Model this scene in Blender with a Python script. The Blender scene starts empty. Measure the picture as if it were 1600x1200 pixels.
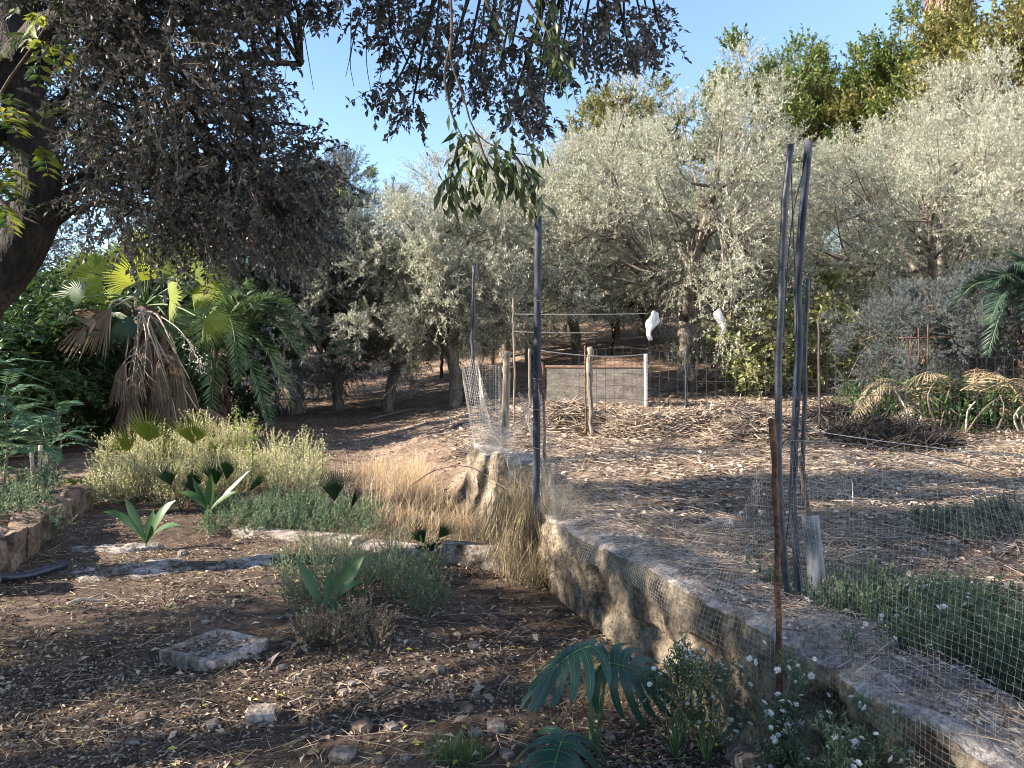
import bpy, math
import numpy as np
from mathutils import Vector

S = bpy.context.scene
COL = S.collection
PI = math.pi

# ------------------------------------------------------------------ camera, sky, sun, exposure
cam_d = bpy.data.cameras.new('camera')
cam = bpy.data.objects.new('camera', cam_d)
COL.objects.link(cam)
cam.location = (0, 0, 1.6)
cam.rotation_euler = (PI / 2, 0, 0)
cam_d.sensor_width = 36.0
cam_d.lens = 27.0
cam_d.shift_y = -30.0 / 1600.0
cam_d.clip_start = 0.05
cam_d.clip_end = 3000
S.camera = cam

SUN_EL = math.radians(27)
SUN_ROT = math.radians(101)          # 90 = from the left, less = towards the back of the picture
W = bpy.data.worlds.new('World')
S.world = W
W.use_nodes = True
nt = W.node_tree
bg = nt.nodes['Background']
sky = nt.nodes.new('ShaderNodeTexSky')
sky.sky_type = 'NISHITA'
sky.sun_disc = False
sky.sun_elevation = SUN_EL
sky.sun_rotation = SUN_ROT
sky.air_density = 1.0
sky.dust_density = 0.6
sky.ozone_density = 2.6
nt.links.new(sky.outputs[0], bg.inputs[0])
bg.inputs[1].default_value = 0.086

sun_d = bpy.data.lights.new('sun', 'SUN')
sun_d.energy = 5.0
sun_d.angle = math.radians(0.55)
sun_d.color = (1.0, 0.89, 0.75)
sun = bpy.data.objects.new('sun', sun_d)
COL.objects.link(sun)
SD = Vector((-math.cos(SUN_EL) * math.sin(SUN_ROT), math.cos(SUN_EL) * math.cos(SUN_ROT), math.sin(SUN_EL)))
sun.rotation_euler = (-SD).to_track_quat('-Z', 'Y').to_euler()
sun.location = SD * 60

S.view_settings.view_transform = 'Standard'
S.view_settings.look = 'None'
S.view_settings.gamma = 1.0
S.view_settings.use_curve_mapping = False
S.view_settings.exposure = 2.05
S.render.engine = 'CYCLES'
S.cycles.max_bounces = 6
S.cycles.diffuse_bounces = 3
S.cycles.glossy_bounces = 2
S.cycles.transmission_bounces = 3
S.cycles.filter_width = 1.0
S.cycles.use_denoising = True
S.cycles.denoising_prefilter = 'ACCURATE'

# ------------------------------------------------------------------ helpers
RNG = np.random.default_rng(7)


def A(*v):
    return np.array(v, float)


def P(px, py, d):
    """the point at depth d that the photograph shows at pixel (px, py): used to measure the place"""
    return A((px - 800) / 1200 * d, d, 1.6 - (py - 570) / 1200 * d)


def nrm(v):
    return v / np.maximum(np.linalg.norm(v, axis=-1, keepdims=True), 1e-9)


def rdir(rng, n):
    return nrm(rng.normal(size=(n, 3)))


_TAB = np.random.default_rng(3).random((256, 256))


def vnoise(x, y):
    x = np.asarray(x, float); y = np.asarray(y, float)
    xi = np.floor(x).astype(int); yi = np.floor(y).astype(int)
    fx = x - xi; fy = y - yi
    fx = fx * fx * (3 - 2 * fx); fy = fy * fy * (3 - 2 * fy)
    g = lambda a, b: _TAB[a & 255, b & 255]
    return (g(xi, yi) * (1 - fx) + g(xi + 1, yi) * fx) * (1 - fy) + (g(xi, yi + 1) * (1 - fx) + g(xi + 1, yi + 1) * fx) * fy - 0.5


def fbm(x, y, o=4):
    r = 0; a = 1.0
    for k in range(o):
        r = r + a * vnoise(x * 2 ** k + 17 * k, y * 2 ** k + 31 * k); a *= 0.5
    return r


def sstep(a, b, x):
    t = np.clip((x - a) / (b - a), 0, 1)
    return t * t * (3 - 2 * t)


def wall_x(y):
    return 0.99 - 0.29 * (np.asarray(y, float) - 3.05)


def field_t(x, y):
    y = np.asarray(y, float); x = np.asarray(x, float)
    w = 0.12 + np.maximum(0, y - 9.0) * 0.30
    off = 0.22 + np.maximum(0, y - 9.0) * 0.05
    return sstep(-w, w, x - wall_x(np.minimum(y, 14)) - off)


def bed_t(x, y):
    kx = -4.03 - 0.31 * (np.asarray(y, float) - 6.0)
    return sstep(-0.10, 0.14, kx - x) * (1 - sstep(8.4, 9.6, y))


def hgt0(x, y):
    x = np.asarray(x, float); y = np.asarray(y, float)
    zl = np.interp(y, [-40, 8, 12, 17, 25, 35, 50, 90, 160, 600], [0, 0, .1, .16, .7, 1.9, 4.6, 11, 16, 16])
    zr = np.interp(y, [-40, 2, 7, 11, 15, 20, 25, 32, 45, 90, 160, 600], [.33, .34, .36, .45, .65, 1.0, 1.6, 2.95, 5.8, 13, 18, 18])
    t = field_t(x, y)
    z = zl * (1 - t) + zr * t
    z = z + bed_t(x, y) * 0.2
    return z


def hgt(x, y):
    x = np.asarray(x, float); y = np.asarray(y, float)
    t = field_t(x, y)
    z = hgt0(x, y)
    z = z + fbm(x * 0.5 + 5, y * 0.5) * (0.07 + 0.1 * t) * sstep(2, 5, y + 3) + fbm(x * 2.3, y * 2.3 + 9) * 0.035
    z = z + 0.12 * t * np.sin(y * 2.2 + np.sin(x * 0.4) * 1.2) * sstep(6.5, 8, y) * (1 - sstep(16, 20, y)) * 0.35
    return z


class G:
    """collects vertices and faces of one mesh object"""
    def __init__(s):
        s.v = []; s.f = []; s.n = 0

    def add(s, V, *faces, m=0):
        V = np.asarray(V, float).reshape(-1, 3)
        s.v.append(V)
        for F in faces:
            F = np.asarray(F, int)
            if F.size:
                s.f.append((F + s.n, m))
        s.n += len(V)
        return s

    def mesh(s, name, mats, smooth=False, origin=(0, 0, 0), attr=None):
        V = np.concatenate(s.v) - np.asarray(origin, float)
        me = bpy.data.meshes.new(name)
        loops = np.concatenate([F.ravel() for F, m in s.f])
        tot = np.concatenate([np.full(len(F), F.shape[1]) for F, m in s.f])
        mi = np.concatenate([np.full(len(F), m) for F, m in s.f])
        st = np.concatenate([[0], np.cumsum(tot)[:-1]])
        me.vertices.add(len(V)); me.loops.add(len(loops)); me.polygons.add(len(tot))
        me.vertices.foreach_set('co', V.astype(np.float32).ravel())
        me.loops.foreach_set('vertex_index', loops.astype(np.int32))
        me.polygons.foreach_set('loop_start', st.astype(np.int32))
        me.polygons.foreach_set('material_index', mi.astype(np.int32))
        if smooth:
            me.polygons.foreach_set('use_smooth', np.ones(len(tot), bool))
        for m in (mats if isinstance(mats, (list, tuple)) else [mats]):
            me.materials.append(m)
        me.update(calc_edges=True)
        me.validate()
        if attr is not None:
            for k, a in attr.items():
                at = me.attributes.new(k, 'FLOAT', 'POINT')
                at.data.foreach_set('value', np.asarray(a, np.float32))
        return me

    def build(s, name, mats, parent=None, smooth=False, origin=None, attr=None, **props):
        if origin is None:
            origin = tuple(parent.location) if parent is not None else (0, 0, 0)
            if parent is not None and parent.parent is not None:
                origin = tuple(Vector(origin) + parent.parent.location)
        me = s.mesh(name, mats, smooth, origin, attr)
        o = bpy.data.objects.new(name, me)
        COL.objects.link(o)
        if parent is not None:
            o.parent = parent
        else:
            o.location = origin
        for k, v in props.items():
            o[k] = v
        return o


def thing(name, label, cat, loc=(0, 0, 0), group=None):
    o = bpy.data.objects.new(name, None)
    o.empty_display_size = 0.2
    COL.objects.link(o)
    o.location = tuple(float(c) for c in loc)
    o['label'] = label; o['category'] = cat
    if group:
        o['group'] = group
    return o


def kids(o):
    return [c for c in COL.objects if c.parent == o]


def dup(root, loc, rz=0.0, sc=1.0, label=None, group=None):
    r = root.copy(); COL.objects.link(r)
    r.location = tuple(float(c) for c in loc); r.rotation_euler = (0, 0, rz)
    r.scale = (sc, sc, sc) if not isinstance(sc, tuple) else sc
    if label: r['label'] = label
    if group: r['group'] = group
    for ch in kids(root):
        c = ch.copy(); COL.objects.link(c); c.parent = r
        for g in kids(ch):
            d = g.copy(); COL.objects.link(d); d.parent = c
    return r


def tube(pts, rad, sides=6, cap=True):
    pts = np.asarray(pts, float); k = len(pts)
    rad = np.broadcast_to(np.asarray(rad, float), (k,))
    V, F = tubes(pts[None], rad[None], sides)
    T = []
    if cap:
        V = np.vstack([V, pts[0], pts[-1]])
        a, b = k * sides, k * sides + 1
        j = np.arange(sides); j2 = (j + 1) % sides
        T = np.vstack([np.c_[np.full(sides, a), j2, j], np.c_[np.full(sides, b), (k - 1) * sides + j, (k - 1) * sides + j2]])
    return V, F, T


def tubes(pts, rad, sides=3):
    """many polylines at once: pts (m,k,3), rad (m,k)"""
    pts = np.asarray(pts, float); m, k, _ = pts.shape
    rad = np.broadcast_to(np.asarray(rad, float), (m, k))
    T = nrm(np.gradient(pts, axis=1))
    mean = nrm(T.mean(axis=1, keepdims=True) + 1e-6)
    ref = np.where(np.abs(mean[..., 2:3]) > 0.8, A(1, 0, 0), A(0, 0, 1))
    N = nrm(np.cross(T, np.broadcast_to(ref, T.shape)))
    B = np.cross(T, N)
    a = np.arange(sides) / sides * 2 * PI
    V = pts[:, :, None, :] + rad[:, :, None, None] * (N[:, :, None, :] * np.cos(a)[:, None] + B[:, :, None, :] * np.sin(a)[:, None])
    base = (np.arange(m)[:, None, None] * k + np.arange(k - 1)[None, :, None]) * sides
    j = np.arange(sides)[None, None, :]; j2 = (j + 1) % sides
    F = np.stack([base + j, base + j2, base + sides + j2, base + sides + j], -1).reshape(-1, 4)
    return V.reshape(-1, 3), F


def curve(pts, n=12):
    """smooth curve through points (Catmull-Rom)"""
    p = np.asarray(pts, float)
    if len(p) == 2:
        return p[0] + (p[1] - p[0]) * np.linspace(0, 1, n)[:, None]
    q = np.vstack([2 * p[0] - p[1], p, 2 * p[-1] - p[-2]])
    out = []
    t_all = np.linspace(0, len(p) - 1 - 1e-9, n)
    for t in t_all:
        i = int(t); u = t - i
        a, b, c, d = q[i], q[i + 1], q[i + 2], q[i + 3]
        out.append(0.5 * (2 * b + (c - a) * u + (2 * a - 5 * b + 4 * c - d) * u * u + (3 * b - 3 * c + d - a) * u ** 3))
    return np.array(out)


def leaf_quads(B, D, N, L, Wd, fold=0.25, mid=0.45):
    """one folded rhombus per leaf: base, sides raised, tip"""
    B = np.asarray(B); D = nrm(D)
    Sd = nrm(np.cross(D, N)); N = np.cross(Sd, D)
    n = len(B)
    L = np.broadcast_to(np.asarray(L, float), (n,))[:, None]; Wd = np.broadcast_to(np.asarray(Wd, float), (n,))[:, None]
    m = B + D * L * mid + N * (Wd * fold)
    V = np.stack([B, m + Sd * Wd * .5, B + D * L, m - Sd * Wd * .5], 1)
    i = np.arange(n)[:, None] * 4
    F = np.concatenate([i + [0, 1, 2], i + [0, 2, 3]])
    return V.reshape(-1, 3), F


def blades(B, H, lean, Wd, rng, seg=3):
    """grass blades and straw: tapered ribbons that bend over"""
    n = len(B)
    H = np.broadcast_to(H, (n,)); Wd = np.broadcast_to(Wd, (n,))
    az = rng.uniform(0, 2 * PI, n)
    dirh = np.c_[np.cos(az), np.sin(az), np.zeros(n)]
    side = np.c_[-np.sin(az), np.cos(az), np.zeros(n)]
    a2 = rng.uniform(0, 2 * PI, n)
    side = nrm(side + np.c_[np.cos(a2), np.sin(a2), np.zeros(n)] * 0.8)
    ts = np.linspace(0, 1, seg + 1)
    V = []
    for t in ts:
        c = B + dirh * (lean * H * t ** 1.7)[:, None] + A(0, 0, 1) * (H * t * (1 - 0.35 * np.minimum(lean, 2.2) * t))[:, None]
        w = (Wd * (1 - t * 0.85))[:, None] * .5
        V += [c - side * w, c + side * w]
    V = np.stack(V, 1)
    i = np.arange(n)[:, None] * (2 * (seg + 1))
    F = np.concatenate([i + [2 * k, 2 * k + 1, 2 * k + 3, 2 * k + 2] for k in range(seg)])
    return V.reshape(-1, 3), F


def sticks(C, L, Wd, rng, tilt=0.15, seg=2, bend=0.12):
    """straw and twigs lying about: thin bent three-sided tubes"""
    n = len(C)
    az = rng.uniform(0, 2 * PI, n); el = rng.normal(0, tilt, n)
    D = np.c_[np.cos(az) * np.cos(el), np.sin(az) * np.cos(el), np.sin(el)]
    up = rdir(rng, n); up[:, 2] = np.abs(up[:, 2]) * .5
    L = np.broadcast_to(L, (n,))
    t = np.linspace(-.5, .5, seg + 1)
    pts = C[:, None, :] + D[:, None, :] * (L[:, None] * t)[..., None] + up[:, None, :] * ((L[:, None] * bend) * (0.25 - t ** 2) * 4)[..., None] * rng.normal(0, 1, n)[:, None, None]
    return tubes(pts, np.broadcast_to(np.asarray(Wd) * .5, (n,))[:, None] * np.ones(seg + 1), 3)


# ------------------------------------------------------------------ materials
def new_mat(name):
    m = bpy.data.materials.new(name); m.use_nodes = True
    return m, m.node_tree.nodes, m.node_tree.links, m.node_tree.nodes['Principled BSDF']


def ramp(nodes, cols, pos=None):
    r = nodes.new('ShaderNodeValToRGB')
    e = r.color_ramp.elements
    n = len(cols)
    pos = pos or [i / (n - 1) for i in range(n)]
    while len(e) < n:
        e.new(0.5)
    for i, c in enumerate(cols):
        e[i].position = pos[i]; e[i].color = (*c, 1)
    return r


def leaf_mat(name, cols, rough=0.5, trans=0.3, tcol=None, back=None, pos=None, spec=0.4):
    """leaf: colour differs from leaf to leaf, light passes through, the underside may be paler"""
    m, N, L, b = new_mat(name)
    g = N.new('ShaderNodeNewGeometry')
    r = ramp(N, cols, pos)
    L.new(g.outputs['Random Per Island'], r.inputs[0])
    c = r.outputs[0]
    if back:
        mx = N.new('ShaderNodeMix'); mx.data_type = 'RGBA'
        L.new(g.outputs['Backfacing'], mx.inputs[0]); L.new(c, mx.inputs[6]); mx.inputs[7].default_value = (*back, 1)
        c = mx.outputs[2]
    L.new(c, b.inputs['Base Color'])
    b.inputs['Roughness'].default_value = rough
    b.inputs['Specular IOR Level'].default_value = spec
    if trans > 0:
        t = N.new('ShaderNodeBsdfTranslucent')
        if tcol:
            t.inputs[0].default_value = (*tcol, 1)
        else:
            L.new(c, t.inputs[0])
        ms = N.new('ShaderNodeMixShader'); ms.inputs[0].default_value = trans
        L.new(b.outputs[0], ms.inputs[1]); L.new(t.outputs[0], ms.inputs[2])
        L.new(ms.outputs[0], N['Material Output'].inputs[0])
    return m


def rough_mat(name, cols, scale=8, rough=0.9, bump=0.4, stretch=(1, 1, 1), detail=8, pos=None, bscale=None, metal=0, spec=0.3, bdist=0.02, speck=.8):
    """stone, bark, concrete, rust: two layers of noise for colour, a finer one for relief"""
    m, N, L, b = new_mat(name)
    tc = N.new('ShaderNodeTexCoord'); mp = N.new('ShaderNodeMapping'); mp.inputs['Scale'].default_value = stretch
    L.new(tc.outputs['Object'], mp.inputs[0])
    n1 = N.new('ShaderNodeTexNoise'); n1.inputs['Scale'].default_value = scale; n1.inputs['Detail'].default_value = detail; n1.inputs['Roughness'].default_value = 0.65
    n2 = N.new('ShaderNodeTexNoise'); n2.inputs['Scale'].default_value = bscale or scale * 5; n2.inputs['Detail'].default_value = 6
    L.new(mp.outputs[0], n1.inputs[0]); L.new(mp.outputs[0], n2.inputs[0])
    r = ramp(N, cols, pos or [0.3 + 0.4 * i / (len(cols) - 1) for i in range(len(cols))])
    L.new(n1.outputs[0], r.inputs[0])
    sp = ramp(N, [(.5, .48, .46), (1, 1, 1), (1.3, 1.3, 1.3)], [.36, .5, .64]); L.new(n2.outputs[0], sp.inputs[0])
    mm = N.new('ShaderNodeMix'); mm.data_type = 'RGBA'; mm.blend_type = 'MULTIPLY'; mm.inputs[0].default_value = speck
    L.new(r.outputs[0], mm.inputs[6]); L.new(sp.outputs[0], mm.inputs[7])
    L.new(mm.outputs[2], b.inputs['Base Color'])
    bp = N.new('ShaderNodeBump'); bp.inputs['Strength'].default_value = bump; bp.inputs['Distance'].default_value = bdist
    L.new(n2.outputs[0], bp.inputs['Height']); L.new(bp.outputs[0], b.inputs['Normal'])
    b.inputs['Roughness'].default_value = rough
    b.inputs['Metallic'].default_value = metal
    b.inputs['Specular IOR Level'].default_value = spec
    return m


M = {}
M['oak_leaf'] = leaf_mat('oak_leaf', [(.016, .022, .022), (.034, .042, .038), (.065, .072, .066), (.13, .13, .12)], rough=.40, trans=.2, back=(.12, .122, .12), spec=.6)
M['oak_bark'] = rough_mat('oak_bark', [(.006, .005, .005), (.028, .023, .02), (.065, .055, .047)], scale=9, stretch=(1, 1, .25), bump=.9, bdist=.04)
M['lance_leaf'] = leaf_mat('lance_leaf', [(.03, .055, .02), (.06, .09, .03), (.10, .12, .04)], rough=.4, trans=.3)
M['yellow_leaf'] = leaf_mat('yellow_leaf', [(.16, .22, .03), (.32, .34, .05), (.09, .18, .04)], rough=.5, trans=.45)
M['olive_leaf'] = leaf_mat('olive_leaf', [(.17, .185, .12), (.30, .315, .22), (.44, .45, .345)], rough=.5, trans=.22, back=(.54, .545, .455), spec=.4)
M['olive_leaf_green'] = leaf_mat('olive_leaf_green', [(.14, .165, .10), (.24, .27, .175), (.36, .385, .27)], rough=.5, trans=.2, back=(.48, .50, .40), spec=.4)
M['olive_bark'] = rough_mat('olive_bark', [(.06, .05, .04), (.16, .135, .11), (.30, .26, .21)], scale=8, stretch=(1, 1, .3), bump=.8, bdist=.04)
M['shade_tint_olive_leaf'] = leaf_mat('shade_tint_olive_leaf', [(.03, .045, .045), (.055, .08, .085), (.10, .125, .125)], rough=.5, trans=.12, back=(.14, .165, .17))  # olive leaf with shade and blue glare put into its colour
M['green_leaf'] = leaf_mat('green_leaf', [(.06, .11, .025), (.12, .17, .04), (.21, .24, .06)], rough=.5, trans=.35)
M['ochre_leaf'] = leaf_mat('ochre_leaf', [(.11, .125, .035), (.19, .19, .055), (.29, .26, .085)], rough=.55, trans=.35)
M['citrus_leaf'] = leaf_mat('citrus_leaf', [(.015, .03, .012), (.03, .05, .02), (.05, .07, .03)], rough=.35, trans=.15)
M['fig_leaf'] = leaf_mat('fig_leaf', [(.12, .15, .045), (.24, .26, .10), (.40, .39, .20)], rough=.5, trans=.35)
M['hedge_leaf'] = leaf_mat('hedge_leaf', [(.02, .05, .016), (.04, .085, .025), (.08, .13, .035)], rough=.38, trans=.25)
M['fern_leaf'] = leaf_mat('fern_leaf', [(.05, .11, .07), (.08, .16, .09), (.12, .20, .11)], rough=.5, trans=.3)
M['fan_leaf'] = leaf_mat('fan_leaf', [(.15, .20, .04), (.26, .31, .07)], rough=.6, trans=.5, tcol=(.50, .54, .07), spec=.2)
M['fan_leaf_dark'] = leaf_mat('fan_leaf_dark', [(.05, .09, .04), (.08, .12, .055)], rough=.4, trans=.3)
M['fan_dead'] = leaf_mat('fan_dead', [(.17, .115, .075), (.27, .19, .13), (.37, .28, .20)], rough=.75, trans=.2)
M['palm_frond'] = leaf_mat('palm_frond', [(.06, .11, .05), (.10, .16, .07), (.17, .22, .08)], rough=.4, trans=.3)
M['palm_fibre'] = rough_mat('palm_fibre', [(.03, .02, .015), (.10, .065, .048), (.20, .145, .11)], scale=14, stretch=(1, 1, .2), bump=1.0, bdist=.05)
M['stalk'] = rough_mat('stalk', [(.26, .21, .16), (.46, .40, .33)], scale=20, bump=.3)
M['palm_shade_tint'] = leaf_mat('palm_shade_tint', [(.02, .045, .035), (.04, .07, .05)], rough=.45, trans=.2)  # feather frond colour darkened to stand in for shade
M['seedling'] = leaf_mat('seedling', [(.035, .085, .026), (.065, .13, .038)], rough=.38, trans=.3)
M['pale_weed'] = leaf_mat('pale_weed', [(.40, .42, .16), (.60, .59, .31), (.74, .71, .47)], rough=.7, trans=.45)
M['weed_green'] = leaf_mat('weed_green', [(.05, .085, .05), (.09, .135, .075), (.15, .19, .11)], rough=.6, trans=.3)
M['weed_grey'] = leaf_mat('weed_grey', [(.10, .12, .09), (.17, .185, .13), (.26, .26, .18)], rough=.7, trans=.25)
M['dry_grass'] = leaf_mat('dry_grass', [(.38, .25, .14), (.56, .42, .26), (.70, .57, .39)], rough=.7, trans=.35)
M['dry_weed'] = leaf_mat('dry_weed', [(.14, .105, .065), (.25, .20, .125), (.36, .30, .19)], rough=.75, trans=.25)
M['straw'] = leaf_mat('straw', [(.075, .053, .039), (.21, .155, .115), (.43, .34, .26), (.64, .54, .43)], rough=.75, trans=.1)
M['litter'] = leaf_mat('litter', [(.03, .02, .015), (.09, .062, .045), (.18, .13, .09), (.33, .255, .18), (.48, .41, .31)], rough=.75, trans=.1)
M['yellow_litter'] = leaf_mat('yellow_litter', [(.45, .38, .08), (.30, .33, .07)], rough=.6, trans=.2)
M['monstera'] = leaf_mat('monstera', [(.012, .045, .032), (.02, .062, .043), (.028, .075, .045)], rough=.38, trans=.15, spec=.45)
M['green_stem'] = rough_mat('green_stem', [(.06, .11, .05), (.11, .17, .07)], scale=10, bump=.1, rough=.5)
M['twig'] = rough_mat('twig', [(.09, .065, .05), (.2, .155, .12)], scale=15, bump=.4)
M['dark_twig'] = rough_mat('dark_twig', [(.03, .025, .023), (.085, .07, .062)], scale=15, bump=.4)
M['flower'] = leaf_mat('flower', [(.62, .62, .58), (.8, .8, .76)], rough=.7, trans=.3)
M['yellow_flower'] = leaf_mat('yellow_flower', [(.75, .55, .03), (.8, .65, .06)], rough=.6, trans=.3)
M['concrete'] = rough_mat('concrete', [(.035, .027, .02), (.11, .088, .064), (.205, .168, .124), (.33, .28, .215)], scale=4.5, bump=1.0, bscale=38, bdist=.03, detail=12, pos=[.30, .43, .55, .70])
M['concrete_pale'] = rough_mat('concrete_pale', [(.26, .22, .185), (.43, .385, .34), (.57, .52, .47)], scale=5, bump=.6, bscale=50, bdist=.012)
M['stone_red'] = rough_mat('stone_red', [(.06, .04, .03), (.13, .09, .065), (.24, .175, .13)], scale=6, bump=.8, bscale=30)
M['stone'] = rough_mat('stone', [(.07, .058, .052), (.15, .125, .11), (.26, .225, .2)], scale=7, bump=.5, bscale=35)
M['pipe_blue'] = rough_mat('pipe_blue', [(.012, .015, .026), (.03, .036, .054), (.10, .105, .125)], scale=7, rough=.65, bump=.15, spec=.2, stretch=(1, 1, .2))
M['pipe_black'] = rough_mat('pipe_black', [(.012, .014, .024), (.03, .034, .05)], scale=6, rough=.5, bump=.15, spec=.5)
M['pipe_grey'] = rough_mat('pipe_grey', [(.11, .115, .13), (.17, .18, .20)], scale=6, rough=.55, bump=.1, stretch=(1, 1, .2))
M['rust'] = rough_mat('rust', [(.03, .016, .012), (.10, .05, .03), (.24, .125, .065)], scale=18, rough=.85, bump=.5)
M['wood_grey'] = rough_mat('wood_grey', [(.09, .075, .062), (.18, .155, .13), (.29, .26, .225)], scale=9, stretch=(1, 1, .1), bump=.6)
M['white_paint'] = rough_mat('white_paint', [(.38, .34, .30), (.60, .56, .51)], scale=9, bump=.2)
M['wire'] = rough_mat('wire', [(.26, .25, .23), (.48, .46, .43)], scale=20, rough=.5, bump=0, metal=.25)
M['dark_wire'] = rough_mat('dark_wire', [(.018, .018, .02), (.05, .045, .045)], scale=20, rough=.6, bump=0)
M['plastic_white'] = leaf_mat('plastic_white', [(.62, .64, .68), (.68, .70, .74)], rough=.45, trans=.5)
M['block'] = rough_mat('block', [(.08, .07, .06), (.15, .133, .115), (.22, .20, .175)], scale=3, bump=.5, stretch=(1, 1, 3), bscale=25)
M['coping'] = rough_mat('coping', [(.14, .08, .06), (.26, .17, .13)], scale=6, bump=.4)
M['soil_clod'] = rough_mat('soil_clod', [(.06, .045, .037), (.13, .10, .083), (.21, .17, .14)], scale=25, bump=.6)
M['soil_dark'] = rough_mat('soil_dark', [(.02, .014, .011), (.055, .038, .028)], scale=9, bump=.8)


def ground_material():
    m, N, L, b = new_mat('ground_soil')
    at = N.new('ShaderNodeAttribute'); at.attribute_name = 'field'
    tc = N.new('ShaderNodeTexCoord')

    def noise(s, d=10, r=.7):
        n = N.new('ShaderNodeTexNoise'); n.inputs['Scale'].default_value = s; n.inputs['Detail'].default_value = d; n.inputs['Roughness'].default_value = r
        L.new(tc.outputs['Object'], n.inputs[0]); return n
    a = noise(1.3); c = noise(14, 8); f = noise(70, 4)
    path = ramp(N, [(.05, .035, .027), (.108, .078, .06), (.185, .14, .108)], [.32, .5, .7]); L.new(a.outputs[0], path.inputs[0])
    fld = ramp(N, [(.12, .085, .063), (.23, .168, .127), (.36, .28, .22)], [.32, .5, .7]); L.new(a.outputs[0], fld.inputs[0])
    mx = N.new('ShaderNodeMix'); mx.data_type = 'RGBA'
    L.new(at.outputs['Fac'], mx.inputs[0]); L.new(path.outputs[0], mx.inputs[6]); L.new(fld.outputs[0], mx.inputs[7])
    sp = ramp(N, [(.55, .50, .45), (1, 1, 1), (1.5, 1.45, 1.4)], [.35, .5, .68]); L.new(c.outputs[0], sp.inputs[0])
    m2 = N.new('ShaderNodeMix'); m2.data_type = 'RGBA'; m2.blend_type = 'MULTIPLY'; m2.inputs[0].default_value = 1
    L.new(mx.outputs[2], m2.inputs[6]); L.new(sp.outputs[0], m2.inputs[7])
    L.new(m2.outputs[2], b.inputs['Base Color'])
    ad = N.new('ShaderNodeMath'); ad.operation = 'ADD'; L.new(c.outputs[0], ad.inputs[0]); L.new(f.outputs[0], ad.inputs[1])
    bp = N.new('ShaderNodeBump'); bp.inputs['Strength'].default_value = .8; bp.inputs['Distance'].default_value = .03
    L.new(ad.outputs[0], bp.inputs['Height']); L.new(bp.outputs[0], b.inputs['Normal'])
    b.inputs['Roughness'].default_value = .95; b.inputs['Specular IOR Level'].default_value = .15
    return m


M['ground'] = ground_material()
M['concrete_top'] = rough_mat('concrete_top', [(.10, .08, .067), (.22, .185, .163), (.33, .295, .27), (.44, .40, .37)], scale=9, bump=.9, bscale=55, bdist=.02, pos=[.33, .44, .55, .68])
M['concrete_dirty'] = rough_mat('concrete_dirty', [(.06, .048, .04), (.165, .138, .118), (.31, .27, .242), (.42, .38, .35)], scale=7, bump=.8, bscale=40, bdist=.02, pos=[.36, .46, .56, .68])

# ------------------------------------------------------------------ ground
def build_ground():
    u = np.linspace(-1, 1, 331)
    xs = 5.5 * u + 700 * np.sign(u) * np.abs(u) ** 7
    v = np.linspace(0, 1, 391)
    ys = -25 * (1 - v) ** 6 + 1.0 + 13 * v + 26 * v ** 4 + 900 * v ** 18
    X, Y = np.meshgrid(xs, ys)
    Z = hgt(X, Y)
    nx, ny = len(xs), len(ys)
    V = np.stack([X, Y, Z], -1).reshape(-1, 3)
    i = (np.arange(ny - 1)[:, None] * nx + np.arange(nx - 1)[None, :]).reshape(-1)
    F = np.c_[i, i + 1, i + nx + 1, i + nx]
    t = field_t(X, Y)
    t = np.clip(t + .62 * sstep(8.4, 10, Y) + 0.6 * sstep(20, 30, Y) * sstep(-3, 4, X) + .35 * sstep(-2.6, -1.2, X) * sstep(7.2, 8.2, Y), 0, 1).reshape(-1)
    g = G(); g.add(V, F)
    g.build('ground', M['ground'], smooth=True, attr={'field': t}, kind='structure')


build_ground()


def on_ground(x, y, dz=0.0):
    return np.stack([np.asarray(x, float), np.asarray(y, float), hgt(x, y) + dz], -1)


def base(px, d, dz=0.0):
    x = (px - 800) / 1200 * d
    return A(x, d, float(hgt(x, d)) + dz)


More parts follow.
